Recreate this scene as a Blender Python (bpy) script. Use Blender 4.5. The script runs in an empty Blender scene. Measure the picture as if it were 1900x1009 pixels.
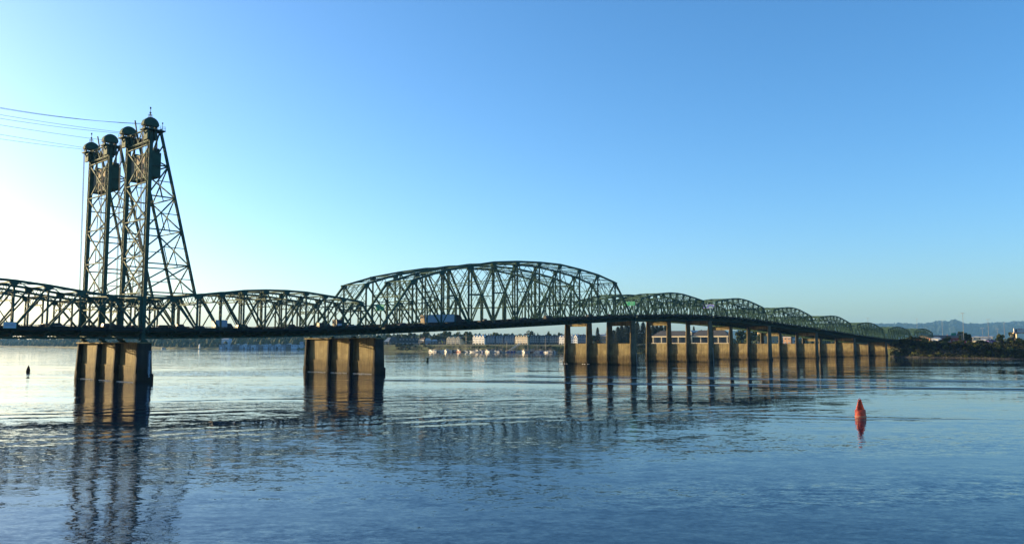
import bpy, math, random
from mathutils import Vector
R = math.radians
random.seed(7)
S = bpy.context.scene
COL = S.collection

# ------------------------------------------------------------------ camera, sky, sun, exposure
F_PX, PITCH, YAW = 1473.114, 0.0901, 0.7246          # calibrated on the 265 ft and 531 ft bridge spans
X0, Y0, HC = -100.241, 215.939, 10.458
cam = bpy.data.cameras.new('camera')
cam_o = bpy.data.objects.new('camera', cam)
COL.objects.link(cam_o)
S.camera = cam_o
cam.sensor_width = 36.0
cam.lens = 36.0 * F_PX / 1900.0
cam.clip_start = 0.5
cam.clip_end = 40000
cam_o.location = (0, 0, HC)
cam_o.rotation_euler = (math.pi / 2 + PITCH, 0, 0)

SUN_AZ, SUN_EL = R(-68), R(6.5)                       # azimuth from +Y, negative is left
world = bpy.data.worlds.new('World')
S.world = world
world.use_nodes = True
wn = world.node_tree
bg = wn.nodes['Background']
sky = wn.nodes.new('ShaderNodeTexSky')
sky.sky_type = 'NISHITA'
sky.sun_disc = False
sky.sun_elevation = SUN_EL
sky.sun_rotation = SUN_AZ
sky.air_density = 0.8
sky.dust_density = 1.5
sky.ozone_density = 3.0
hs_ = wn.nodes.new('ShaderNodeHueSaturation')
hs_.inputs['Saturation'].default_value = 1.12
wn.links.new(sky.outputs[0], hs_.inputs['Color'])
wn.links.new(hs_.outputs[0], bg.inputs[0])
bg.inputs[1].default_value = 0.126
sun = bpy.data.lights.new('sun', 'SUN')
sun.energy = 5.0
sun.angle = R(0.55)
sun.color = (1.0, 0.73, 0.38)
sun_o = bpy.data.objects.new('sun', sun)
COL.objects.link(sun_o)
sdir = Vector((math.sin(SUN_AZ) * math.cos(SUN_EL), math.cos(SUN_AZ) * math.cos(SUN_EL), math.sin(SUN_EL)))
sun_o.rotation_euler = sdir.to_track_quat('Z', 'Y').to_euler()
sun_o.location = (-200, 0, 200)
S.view_settings.view_transform = 'Standard'
S.view_settings.look = 'None'
S.view_settings.gamma = 1.0
S.view_settings.use_curve_mapping = False
S.view_settings.exposure = 1.75
S.cycles.max_bounces = 6
HAZE = 0.00004
S.cycles.volume_bounces = 0
S.cycles.transparent_max_bounces = 8

# ------------------------------------------------------------------ places
CP, SP = math.cos(PITCH), math.sin(PITCH)
SY, CY = math.sin(YAW), math.cos(YAW)
TW, TG = 14.158, 12.744                               # truss spacing, gap between the two bridges
ROT = math.atan2(CY, SY)                              # local x runs along the bridge, local y away from the camera
def br(s, t): return (X0 + s * SY - t * CY, Y0 + s * CY + t * SY)
def ray(x, y):
    a, b = (x - 950) / F_PX, (504.5 - y) / F_PX
    return a, CP - b * SP, SP + b * CP
def at(x, y, Y):
    r = ray(x, y); k = Y / r[1]
    return Vector((k * r[0], Y, HC + k * r[2]))
def water_at(x, y):
    r = ray(x, y); k = -HC / r[2]
    return Vector((k * r[0], k * r[1], 0))
def s_at(x, y, t):
    r = ray(x, y); n = (-CY, SY)
    k = (t + X0 * n[0] + Y0 * n[1]) / (r[0] * n[0] + r[1] * n[1])
    return (k * r[0] - X0) * SY + (k * r[1] - Y0) * CY
def lerp_table(T, x):
    if x <= T[0][0]: return T[0][1]
    for (a, b), (c, d) in zip(T, T[1:]):
        if x <= c: return b + (d - b) * (x - a) / (c - a)
    return T[-1][1]
DECK = [(-90, 13.9), (-29, 13.95), (0, 14.05), (20, 14.15), (40, 14.5), (74, 15.6), (93, 16.4), (114, 17.4), (138, 18.5), (169, 20.1), (204, 22.0), (231, 23.4), (245, 24.1), (277, 25.2),
        (325, 25.9), (360, 25.6), (404, 24.2), (445, 22.6), (481, 20.9), (525, 19.0), (565, 17.2), (610, 15.3), (646, 14.0), (686, 13.3), (756, 13.0), (900, 12.2)]
def zl(s): return lerp_table(DECK, s)

# ------------------------------------------------------------------ materials
def mat(name, col, rough=0.7, noise=0.0, scale=1.0, metal=0.0, col2=None, objrand=0.0, bump=0.0, spec=0.5):
    m = bpy.data.materials.new(name); m.use_nodes = True
    n, l = m.node_tree.nodes, m.node_tree.links
    p = n['Principled BSDF']
    p.inputs['Roughness'].default_value = rough
    p.inputs['Metallic'].default_value = metal
    p.inputs['Specular IOR Level'].default_value = spec
    p.inputs['Base Color'].default_value = (*col, 1)
    src = None
    if noise > 0 or col2:
        tc = n.new('ShaderNodeTexCoord'); nz = n.new('ShaderNodeTexNoise')
        nz.inputs['Scale'].default_value = scale; nz.inputs['Detail'].default_value = 5; nz.inputs['Roughness'].default_value = 0.6
        l.new(tc.outputs['Object'], nz.inputs['Vector'])
        cr = n.new('ShaderNodeValToRGB')
        c2 = col2 or tuple(c * (1 - noise) for c in col); c1 = col if col2 else tuple(min(1, c * (1 + noise)) for c in col)
        cr.color_ramp.elements[0].position = 0.35; cr.color_ramp.elements[1].position = 0.65
        cr.color_ramp.elements[0].color = (*c2, 1); cr.color_ramp.elements[1].color = (*c1, 1)
        l.new(nz.outputs['Fac'], cr.inputs['Fac']); src = cr.outputs['Color']
        if bump:
            b = n.new('ShaderNodeBump'); b.inputs['Strength'].default_value = bump; b.inputs['Distance'].default_value = 0.1
            l.new(nz.outputs['Fac'], b.inputs['Height']); l.new(b.outputs['Normal'], p.inputs['Normal'])
    if objrand:
        oi = n.new('ShaderNodeObjectInfo'); mp = n.new('ShaderNodeMapRange'); hs = n.new('ShaderNodeHueSaturation')
        mp.inputs[3].default_value = 1 - objrand; mp.inputs[4].default_value = 1 + objrand
        l.new(oi.outputs['Random'], mp.inputs[0]); l.new(mp.outputs[0], hs.inputs['Value'])
        if src: l.new(src, hs.inputs['Color'])
        else: hs.inputs['Color'].default_value = (*col, 1)
        src = hs.outputs['Color']
    if src: l.new(src, p.inputs['Base Color'])
    return m

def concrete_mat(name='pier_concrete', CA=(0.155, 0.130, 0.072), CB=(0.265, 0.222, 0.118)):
    """Board-marked river concrete: vertical drip streaks, pour lines and a grey tide band; all of it stays put when the light moves."""
    m = bpy.data.materials.new(name); m.use_nodes = True
    n, l = m.node_tree.nodes, m.node_tree.links
    p = n['Principled BSDF']; p.inputs['Roughness'].default_value = 0.9; p.inputs['Specular IOR Level'].default_value = 0.2
    g = n.new('ShaderNodeNewGeometry')
    def noise(scale, vec, det=5):
        mp = n.new('ShaderNodeMapping'); mp.inputs['Scale'].default_value = vec
        nz = n.new('ShaderNodeTexNoise'); nz.inputs['Scale'].default_value = scale; nz.inputs['Detail'].default_value = det
        l.new(g.outputs['Position'], mp.inputs['Vector']); l.new(mp.outputs['Vector'], nz.inputs['Vector']); return nz.outputs['Fac']
    def ramp(fac, a, b, ca, cb):
        r = n.new('ShaderNodeValToRGB'); r.color_ramp.elements[0].position = a; r.color_ramp.elements[1].position = b
        r.color_ramp.elements[0].color = (*ca, 1); r.color_ramp.elements[1].color = (*cb, 1); l.new(fac, r.inputs['Fac']); return r.outputs['Color']
    def mul(c1, c2, f=1.0):
        x = n.new('ShaderNodeMix'); x.data_type = 'RGBA'; x.blend_type = 'MULTIPLY'; x.inputs[0].default_value = f
        l.new(c1, x.inputs[6]); l.new(c2, x.inputs[7]); return x.outputs[2]
    base = ramp(noise(0.35, (1, 1, 1)), 0.3, 0.7, CA, CB)
    streak = ramp(noise(1.0, (1.4, 1.4, 0.07)), 0.36, 0.55, (0.55, 0.5, 0.45), (1, 1, 1))
    fine = ramp(noise(3.0, (1, 1, 1), 8), 0.3, 0.6, (0.78, 0.78, 0.76), (1, 1, 1))
    c = mul(mul(base, streak, 0.7), fine)
    sx = n.new('ShaderNodeSeparateXYZ'); l.new(g.outputs['Position'], sx.inputs[0])
    ad = n.new('ShaderNodeMath'); ad.operation = 'MULTIPLY_ADD'; ad.inputs[1].default_value = 2.2; l.new(noise(0.5, (1, 1, 0.2)), ad.inputs[0]); l.new(sx.outputs['Z'], ad.inputs[2])
    mr = n.new('ShaderNodeMapRange'); mr.inputs[1].default_value = 2.4; mr.inputs[2].default_value = 8.4; l.new(ad.outputs[0], mr.inputs[0])
    tide = ramp(mr.outputs[0], 0.3, 0.75, (0.42, 0.38, 0.33), (1, 1, 1))
    wl = n.new('ShaderNodeMapRange'); wl.inputs[1].default_value = 1.3; wl.inputs[2].default_value = 2.3; l.new(ad.outputs[0], wl.inputs[0])
    tide = mul(tide, ramp(wl.outputs[0], 0.0, 1.0, (0.30, 0.32, 0.27), (1, 1, 1)))
    c = mul(c, tide)
    pw = n.new('ShaderNodeMath'); pw.operation = 'PINGPONG'; pw.inputs[1].default_value = 0.75; l.new(sx.outputs['Z'], pw.inputs[0])
    pour = ramp(pw.outputs[0], 0.0, 0.06, (0.8, 0.8, 0.8), (1, 1, 1))
    l.new(mul(c, pour, 0.6), p.inputs['Base Color'])
    b = n.new('ShaderNodeBump'); b.inputs['Strength'].default_value = 0.3; b.inputs['Distance'].default_value = 0.06
    l.new(noise(2.5, (1, 1, 0.3), 6), b.inputs['Height']); l.new(b.outputs['Normal'], p.inputs['Normal'])
    return m

def water_mat():
    m = bpy.data.materials.new('river_water'); m.use_nodes = True
    n, l = m.node_tree.nodes, m.node_tree.links
    p = n['Principled BSDF']
    p.inputs['Base Color'].default_value = (0.004, 0.016, 0.036, 1)
    p.inputs['Roughness'].default_value = 0.03; p.inputs['IOR'].default_value = 1.25
    g = n.new('ShaderNodeNewGeometry')
    def math_(op, a, b=None, c=None):
        x = n.new('ShaderNodeMath'); x.operation = op
        for i, v in enumerate((a, b, c)):
            if v is None: continue
            if isinstance(v, (int, float)): x.inputs[i].default_value = v
            else: l.new(v, x.inputs[i])
        return x.outputs[0]
    def vmath(op, a, b=None, sc=None):
        x = n.new('ShaderNodeVectorMath'); x.operation = op
        for i, v in enumerate((a, b)):
            if v is None: continue
            if isinstance(v, tuple): x.inputs[i].default_value = v
            else: l.new(v, x.inputs[i])
        if sc is not None:
            if isinstance(sc, (int, float)): x.inputs['Scale'].default_value = sc
            else: l.new(sc, x.inputs['Scale'])
        return x.outputs[0] if op != 'DOT_PRODUCT' else x.outputs['Value']
    def noise(scale, vec, rot, det=2.0, out='Color', rough=0.5, dist=0.0):
        mp = n.new('ShaderNodeMapping'); mp.inputs['Scale'].default_value = vec; mp.inputs['Rotation'].default_value = (0, 0, rot)
        nz = n.new('ShaderNodeTexNoise'); nz.inputs['Scale'].default_value = scale; nz.inputs['Detail'].default_value = det
        nz.inputs['Roughness'].default_value = rough; nz.inputs['Distortion'].default_value = dist
        l.new(g.outputs['Position'], mp.inputs['Vector']); l.new(mp.outputs['Vector'], nz.inputs['Vector']); return nz.outputs[out]
    def sm(v, a, b, lo, hi):
        x = n.new('ShaderNodeMapRange'); x.interpolation_type = 'SMOOTHSTEP'
        x.inputs[1].default_value = a; x.inputs[2].default_value = b; x.inputs[3].default_value = lo; x.inputs[4].default_value = hi
        l.new(v, x.inputs[0]); return x.outputs[0]
    # smooth slicks and wind-ruffled lanes, drawn out along the current
    lanes = sm(noise(1 / 75, (0.3, 1.2, 1), R(-8), 3, 'Fac', 0.55, 0.8), 0.40, 0.62, 0.14, 1.0)
    cats = sm(noise(1 / 34, (0.22, 1.0, 1), R(6), 3, 'Fac'), 0.38, 0.66, 0.45, 1.0)
    amp = math_('MULTIPLY', lanes, cats)
    def lay(scale, vec, rot, a, k=None, det=2.0):
        v = vmath('SUBTRACT', noise(scale, vec, rot, det), (0.5, 0.5, 0.5))
        v = vmath('SCALE', v, sc=a)
        return v if k is None else vmath('SCALE', v, sc=k)
    tot = lay(1 / 9, (0.4, 1.2, 1), R(12), WATER['swell'])
    tot = vmath('ADD', tot, lay(1 / 2.6, (0.45, 1.2, 1), R(-10), WATER['wave'], sm(lanes, 0, 1, 0.45, 1.0)))
    tot = vmath('ADD', tot, lay(1 / 0.8, (0.6, 1.2, 1), R(15), WATER['ripple'], amp))
    tot = vmath('ADD', tot, lay(1 / 0.22, (0.7, 1.1, 1), R(-20), WATER['fine'], amp, 3.0))
    # boat wakes: trains of long crests
    for (ax, ay), (bx, by), lam, sig, k in WATER['wakes']:
        a, b = Vector((ax, ay, 0)), Vector((bx, by, 0)); d = (b - a).normalized(); nn = Vector((-d.y, d.x, 0))
        off = math_('SUBTRACT', vmath('DOT_PRODUCT', g.outputs['Position'], tuple(nn)), a.dot(nn))
        off = math_('MULTIPLY_ADD', math_('SUBTRACT', noise(1 / 40, (1, 1, 1), 0, 3, 'Fac'), 0.5), 14.0, off)
        wob = math_('SINE', math_('MULTIPLY', off, 2 * math.pi / lam))
        env = math_('POWER', 2.718, math_('MULTIPLY', math_('POWER', math_('ABSOLUTE', math_('DIVIDE', off, sig)), 2.0), -1.0))
        run = math_('SUBTRACT', vmath('DOT_PRODUCT', g.outputs['Position'], tuple(d)), a.dot(d))
        fade = math_('MULTIPLY', sm(run, -20, 25, 0, 1), sm(run, (b - a).length, (b - a).length + 40, 1, 0))
        br_ = sm(noise(1 / 30, (1, 1, 1), 0, 1, 'Fac'), 0.35, 0.6, 0.3, 1.0)
        sl = math_('MULTIPLY', math_('MULTIPLY', math_('MULTIPLY', wob, env), math_('MULTIPLY', fade, k)), br_)
        cv = n.new('ShaderNodeCombineXYZ'); cv.inputs[0].default_value = nn.x; cv.inputs[1].default_value = nn.y
        tot = vmath('ADD', tot, vmath('SCALE', cv.outputs[0], sc=sl))
    flat = vmath('MULTIPLY', tot, (1, 1, 0))
    nrm = vmath('NORMALIZE', vmath('ADD', flat, (0, 0, 1)))
    l.new(nrm, p.inputs['Normal'])
    return m

WATER = dict(swell=0.035, wave=0.065, ripple=0.27, fine=0.27,
             wakes=[((-40, 232), (150, 176), 8.5, 5.0, 0.32), ((-5, 262), (190, 205), 9.0, 7.0, 0.20), ((-70, 150), (60, 176), 8.0, 9.0, 0.035), ((-95, 112), (-5, 150), 7.0, 9.0, 0.035), ((-60, 84), (20, 122), 6.0, 8.0, 0.03), ((30, 118), (120, 104), 5.0, 6.0, 0.03), ((50, 112.6), (62, 112.2), 1.6, 0.8, 0.16)])
M = dict(
    steel=mat('green_bridge_steel', (0.034, 0.088, 0.068), 0.75, col2=(0.023, 0.060, 0.047), scale=0.6, spec=0.1),
    steel_far=mat('haze_lightened_bridge_steel', (0.045, 0.098, 0.072), 0.75, col2=(0.030, 0.066, 0.050), scale=0.4, spec=0.1),  # lighter copy for far spans, sunlight and haze put into the colour
    asphalt=mat('asphalt', (0.05, 0.05, 0.052), 0.9, 0.2, 2.0),
    barrier=mat('dark_rail_steel', (0.016, 0.022, 0.021), 0.8, 0.2, 1.0, spec=0.1),
    concrete=concrete_mat(),
    buttress=concrete_mat('shade_dark_buttress_concrete', (0.028, 0.027, 0.024), (0.055, 0.050, 0.042)),  # shade of the west faces put into the colour, far darker than the walls
    column=concrete_mat('shade_dark_column_concrete', (0.085, 0.072, 0.046), (0.15, 0.125, 0.078)),  # wall concrete darkened for columns; shade on their sides sits in the base colour
    weight=mat('counterweight_concrete', (0.20, 0.165, 0.115), 0.9, 0.35, 0.5),
    rope=mat('rope_steel', (0.09, 0.09, 0.085), 0.8, spec=0.1),
    cable=mat('cable_black', (0.03, 0.03, 0.035), 0.6),
    water=water_mat(),
    red=mat('buoy_red', (0.72, 0.075, 0.028), 0.45, 0.3, 2.0),
    redtop=mat('buoy_band', (0.55, 0.20, 0.10), 0.5, 0.2, 3.0),
    darkgreen=mat('buoy_dark_green', (0.012, 0.03, 0.02), 0.9, 0.2, 2.0, spec=0.05),
    darkred=mat('buoy_dark_red', (0.05, 0.012, 0.010), 0.9, 0.2, 2.0, spec=0.05),
    white=mat('white_paint', (0.78, 0.77, 0.74), 0.5, 0.08, 1.0),
    truckwhite=mat('truck_white_in_shade', (0.27, 0.33, 0.41), 0.6, 0.06, 0.6),  # white truck boxes, bluish shade of the visible side put into the colour
    bluewhite=mat('pale_blue_panel', (0.36, 0.45, 0.56), 0.5, 0.08, 1.0),
    black=mat('black_paint', (0.012, 0.012, 0.014), 0.5, spec=0.3),
    tyre=mat('tyre', (0.015, 0.015, 0.015), 0.9),
    glass=mat('dark_glass', (0.012, 0.016, 0.022), 0.42, spec=0.3),
    chrome=mat('bright_metal', (0.35, 0.35, 0.35), 0.6, metal=0.6),
    grey=mat('grey_paint', (0.22, 0.23, 0.24), 0.45, 0.1, 1.0),
    silver=mat('silver_paint', (0.28, 0.29, 0.30), 0.5, 0.05, 1.0),
    darkcar=mat('dark_car_paint', (0.03, 0.035, 0.045), 0.45, spec=0.3),
    redcar=mat('red_car_paint', (0.22, 0.02, 0.02), 0.45, spec=0.3),
    bluecar=mat('blue_car_paint', (0.03, 0.06, 0.16), 0.45, spec=0.3),
    signgreen=mat('sign_green', (0.003, 0.20, 0.13), 0.8, 0.1, 1.0, spec=0.2),
    signblue=mat('sign_blue', (0.02, 0.05, 0.30), 0.5, 0.1, 1.0),
    signtext=mat('sign_lettering', (0.10, 0.30, 0.22), 0.8),
    grass=mat('bank_grass', (0.085, 0.105, 0.028), 0.95, col2=(0.045, 0.048, 0.022), scale=0.12, bump=0.3),
    soil=mat('bank_earth', (0.024, 0.021, 0.015), 0.95, col2=(0.015, 0.016, 0.010), scale=0.25, bump=0.4),
    rock=mat('bank_rock', (0.035, 0.032, 0.028), 0.9, 0.4, 1.5, bump=0.4),
    bark=mat('bark', (0.07, 0.05, 0.035), 0.95, 0.3, 3.0),
    leaf=mat('broad_leaves', (0.055, 0.075, 0.022), 0.8, col2=(0.024, 0.036, 0.012), scale=0.5, objrand=0.3, spec=0.2),
    leafy=mat('yellow_green_leaves', (0.12, 0.13, 0.025), 0.8, col2=(0.06, 0.07, 0.016), scale=0.6, objrand=0.3, spec=0.2),
    needle=mat('dark_needles', (0.022, 0.036, 0.020), 0.85, col2=(0.012, 0.020, 0.012), scale=0.6, objrand=0.25, spec=0.15),
    bush=mat('bush_leaves', (0.042, 0.048, 0.020), 0.9, col2=(0.020, 0.024, 0.011), scale=0.8, objrand=0.45, spec=0.15),
    wood_far=mat('far_wood_leaves', (0.050, 0.066, 0.034), 0.95, col2=(0.024, 0.034, 0.020), scale=0.05, spec=0.1),
    hill=mat('forested_hill', (0.020, 0.030, 0.022), 1.0, col2=(0.012, 0.019, 0.015), scale=0.012, spec=0.05),
    cream=mat('cream_wall', (0.62, 0.52, 0.33), 0.8, 0.08, 0.8),
    bluewall=mat('pale_siding_in_shade', (0.15, 0.20, 0.27), 0.8, 0.12, 0.8),  # near-white walls standing in shade, the blue of it painted into the colour
    greywall=mat('slate_grey_siding', (0.085, 0.095, 0.115), 0.8, 0.15, 0.8),
    darkwall=mat('dark_siding', (0.045, 0.055, 0.065), 0.85, 0.2, 0.8),
    tanwall=mat('tan_stucco', (0.40, 0.30, 0.18), 0.85, 0.12, 0.8),
    peach=mat('peach_stucco', (0.40, 0.23, 0.13), 0.85, 0.1, 0.8),
    brick=mat('brown_brick', (0.20, 0.075, 0.05), 0.85, 0.25, 0.8),
    roof=mat('dark_shingle_roof', (0.040, 0.040, 0.045), 0.9, 0.3, 1.2),
    roofbrown=mat('brown_shingle_roof', (0.075, 0.060, 0.050), 0.9, 0.3, 1.2),
    roofpale=mat('pale_metal_roof', (0.30, 0.33, 0.33), 0.6, 0.1, 1.0),
    timber=mat('dock_timber', (0.13, 0.105, 0.08), 0.9, 0.3, 1.5),
    hull=mat('boat_white', (0.42, 0.41, 0.39), 0.3, 0.05, 1.0),
    hullblue=mat('boat_blue', (0.03, 0.06, 0.22), 0.35, 0.1, 1.0),
    canvas=mat('boat_canvas', (0.05, 0.09, 0.22), 0.8, 0.1, 1.0),
    tancanvas=mat('tan_canvas', (0.40, 0.33, 0.22), 0.8, 0.1, 1.0),
    hullred=mat('boat_maroon', (0.12, 0.02, 0.02), 0.4, 0.1, 1.0),
    purple=mat('purple_canvas', (0.12, 0.09, 0.28), 0.8, 0.1, 1.0),
    pole=mat('galvanised_pole', (0.20, 0.20, 0.19), 0.7, 0.05, 1.0, spec=0.1),
    yellow=mat('yellow_panel', (0.75, 0.52, 0.03), 0.5),
    orange=mat('orange_panel', (0.60, 0.20, 0.03), 0.6, 0.1, 1.0),
    signred=mat('sign_red', (0.45, 0.03, 0.04), 0.6),
    foam=mat('white_water_foam', (0.8, 0.8, 0.78), 0.8, 0.2, 3.0),
)

# ------------------------------------------------------------------ mesh helpers
class MB:
    def __init__(s): s.v, s.f = [], []
    def add(s, vs, fs):
        o = len(s.v); s.v += [tuple(v) for v in vs]; s.f += [tuple(i + o for i in f) for f in fs]; return s
    def hexa(s, P): return s.add(P, [(0, 3, 2, 1), (4, 5, 6, 7), (0, 1, 5, 4), (1, 2, 6, 5), (2, 3, 7, 6), (3, 0, 4, 7)])
    def box(s, x0, x1, y0, y1, z0, z1): return s.hexa([(x0, y0, z0), (x1, y0, z0), (x1, y1, z0), (x0, y1, z0), (x0, y0, z1), (x1, y0, z1), (x1, y1, z1), (x0, y1, z1)])
    def beam(s, p, q, a, b, side=(0, 1, 0)):
        """bar from p to q; a wide along 'side', b deep across"""
        p, q = Vector(p), Vector(q); d = (q - p).normalized(); sd = Vector(side)
        sd = sd - d * sd.dot(d)
        if sd.length < 1e-4: sd = d.orthogonal()
        sd.normalize(); up = d.cross(sd)
        o = [sd * (-a / 2) + up * (-b / 2), sd * (a / 2) + up * (-b / 2), sd * (a / 2) + up * (b / 2), sd * (-a / 2) + up * (b / 2)]
        return s.hexa([p + k for k in o] + [q + k for k in o])
    def line(s, pts, a, b, side=(0, 1, 0)):
        for p, q in zip(pts, pts[1:]): s.beam(p, q, a, b, side)
        return s
    def laced(s, p, q, a, b, side=(0, 1, 0), pitch=1.2, th=0.07, bar=0.09):
        """two channels a apart along 'side', joined by zigzag lacing on both open faces"""
        p, q = Vector(p), Vector(q); d = q - p; L = d.length; d.normalize(); sd = Vector(side); sd = (sd - d * sd.dot(d)).normalized(); up = d.cross(sd)
        for k in (-1, 1): s.beam(p + sd * (k * a / 2), q + sd * (k * a / 2), th, b, side)
        n = max(2, int(L / pitch))
        for f in (-1, 1):
            e = up * (f * (b / 2 - 0.02))
            for i in range(n):
                k = -1 if i % 2 else 1
                s.beam(p + d * (L * i / n) + sd * (k * a / 2) + e, p + d * (L * (i + 1) / n) - sd * (k * a / 2) + e, bar, 0.03, sd)
        return s
    def zigzag(s, p, q, p2, q2, n, a, b, side):
        """lattice between rails p-q and p2-q2"""
        p, q, p2, q2 = map(Vector, (p, q, p2, q2))
        for i in range(n):
            u, w = i / n, (i + 1) / n
            if i % 2: s.beam(p.lerp(q, u), p2.lerp(q2, w), a, b, side)
            else: s.beam(p2.lerp(q2, u), p.lerp(q, w), a, b, side)
        return s
    def prism(s, prof, y0, y1):
        """profile in x,z pushed from y0 to y1"""
        n = len(prof)
        return s.add([(x, y0, z) for x, z in prof] + [(x, y1, z) for x, z in prof],
                     [tuple(range(n))[::-1] if False else tuple(range(n)), tuple(range(2 * n - 1, n - 1, -1))] + [(i, i + n, (i + 1) % n + n, (i + 1) % n) for i in range(n)])
    def prismx(s, prof, x0, x1):
        n = len(prof)
        return s.add([(x0, y, z) for y, z in prof] + [(x1, y, z) for y, z in prof],
                     [tuple(range(n - 1, -1, -1)), tuple(range(n, 2 * n))] + [(i, (i + 1) % n, (i + 1) % n + n, i + n) for i in range(n)])
    def lathe(s, prof, n=12, c=(0, 0, 0)):
        V, Fc = [], []
        for r, z in prof:
            for i in range(n): V.append((c[0] + r * math.cos(2 * math.pi * i / n), c[1] + r * math.sin(2 * math.pi * i / n), c[2] + z))
        for j in range(len(prof) - 1):
            for i in range(n): Fc.append((j * n + i, j * n + (i + 1) % n, (j + 1) * n + (i + 1) % n, (j + 1) * n + i))
        Fc.append(tuple(range(n - 1, -1, -1))); Fc.append(tuple((len(prof) - 1) * n + i for i in range(n)))
        return s.add(V, Fc)
    def mesh(s, name, m):
        me = bpy.data.meshes.new(name); me.from_pydata(s.v, [], s.f); me.materials.append(M[m] if isinstance(m, str) else m); me.validate(); me.update(); return me
    def build(s, name, m, parent=None, loc=(0, 0, 0), rz=0.0):
        return put(name, s.mesh(name, m), parent, loc, rz)

KIDS = {}
def put(name, me, parent=None, loc=(0, 0, 0), rz=0.0, sc=None):
    o = bpy.data.objects.new(name, me); COL.objects.link(o); o.location = loc; o.rotation_euler = (0, 0, rz)
    if parent: o.parent = parent; KIDS.setdefault(parent.name, []).append(o)
    if sc: o.scale = sc
    return o
def tag(o, label=None, cat=None, group=None, kind=None):
    for k, v in (('label', label), ('category', cat), ('group', group), ('kind', kind)):
        if v: o[k] = v
    return o
def thing(name, label, cat, loc=(0, 0, 0), rz=0.0, group=None):
    return tag(put(name, None, None, loc, rz), label, cat, group)
def dup(root, loc=None, rz=None, label=None, group=None, sc=None, cat=None):
    def cp(o, par):
        c = o.copy(); COL.objects.link(c); c.parent = par
        if par: KIDS.setdefault(par.name, []).append(c)
        for ch in list(KIDS.get(o.name, [])): cp(ch, c)
        return c
    r = cp(root, None)
    if loc is not None: r.location = loc
    if rz is not None: r.rotation_euler = (0, 0, rz)
    if sc is not None: r.scale = sc if isinstance(sc, tuple) else (sc, sc, sc)
    if label: r['label'] = label
    if group: r['group'] = group
    if cat: r['category'] = cat
    return r
def text_mesh(body, size, m, align='LEFT'):
    """flat lettering as a plain mesh"""
    cu = bpy.data.curves.new('lettering', 'FONT'); cu.body = body; cu.size = size; cu.align_x = align; cu.extrude = 0.012
    o = bpy.data.objects.new('lettering', cu); me = bpy.data.meshes.new_from_object(o); bpy.data.objects.remove(o); bpy.data.curves.remove(cu)
    me.materials.clear(); me.materials.append(M[m]); return me

# ------------------------------------------------------------------ water, land, hills
wm = MB(); wm.add([(-8800, -380, 0), (8800, -380, 0), (8800, 11800, 0), (-8800, 11800, 0)], [(0, 1, 2, 3)])
tag(wm.build('river_water', 'water'), kind='structure')
rv = MB(); rv.add([(-8800, -380, -3.5), (8800, -380, -3.5), (8800, 11800, -3.5), (-8800, 11800, -3.5)], [(0, 1, 2, 3)])
tag(rv.build('river_bed', 'soil'), kind='structure')

def land(name, shore, offs, m, jit=0.5, step=7.0):
    """strip of ground: shore points (x, y, inland bearing in degrees from +Y), offsets (inland metres, height)"""
    P = []
    for (x, y, a), (x2, y2, a2) in zip(shore, shore[1:]):
        n = max(1, int(math.hypot(x2 - x, y2 - y) / step))
        P += [(x + (x2 - x) * i / n, y + (y2 - y) * i / n, a + (a2 - a) * i / n) for i in range(n)]
    P.append(shore[-1])
    V, Fc = [], []; K = len(offs)
    for i, (x, y, a) in enumerate(P):
        w = random.uniform(-1, 1) * jit * 2
        for d, z in offs:
            b = min(1, d / 10) if d > 0 else 0
            V.append((x + math.sin(R(a)) * (d + w), y + math.cos(R(a)) * (d + w), z + (random.uniform(-1, 1) * jit * 0.5 * b if d < 60 else 0)))
    for i in range(len(P) - 1):
        for k in range(K - 1): Fc.append((i * K + k, i * K + k + 1, (i + 1) * K + k + 1, (i + 1) * K + k))
    mb = MB(); mb.add(V, Fc); o = mb.build(name, m); tag(o, kind='structure')
    for f in o.data.polygons: f.use_smooth = True
    return P
BANK = [(-14, -3.4), (-2, -0.4), (1.5, 0.7), (4, 2.0), (8, 5.0), (12, 7.4), (16, 8.9), (20, 9.4), (45, 9.5), (150, 9.5), (700, 9.6)]
SH_E = [(-238, 1320, 90), (-243, 1160, 60), (-225, 1112, 20), (-153, 1075, 10), (-33, 990, 5), (51, 947, 5), (150, 890, 15), (250, 815, 25), (322, 762, 35), (350, 722, 44)]
SH_W = [(350, 722, 44), (338, 695, 60), (312, 655, 65), (306, 633, 62), (313, 611, 55), (330, 589, 45), (348, 548, 45), (385, 500, 48), (450, 420, 50), (620, 300, 55), (900, 150, 55)]
land('island_bank', SH_E, BANK, 'grass')
land('river_bank', SH_W[0:], BANK, 'soil', 0.8)
gm = MB(); gm.add([(-200, 1700, 9.45), (200, 1100, 9.45), (330, 900, 9.45), (500, 860, 9.45), (700, 780, 9.45), (2500, 500, 9.45), (8700, 900, 9.45), (8700, 11700, 9.45), (-200, 11700, 9.45)], [tuple(range(9))])
tag(gm.build('island_ground', 'grass'), kind='structure')
SH_F = [(-5200, 4300, -20), (-2500, 3300, -15), (-1480, 2450, -12), (-1080, 2010, -12), (-741, 1690, -10), (-583, 1570, -5), (-393, 1495, 0), (-150, 1480, 0), (100, 1560, 10)]
land('far_shore', SH_F, [(-20, -3), (-3, -0.3), (2, 0.8), (6, 2.2), (12, 3.4), (120, 6), (420, 18), (1200, 30), (5000, 32)], 'grass', 0.4, 25)

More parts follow.
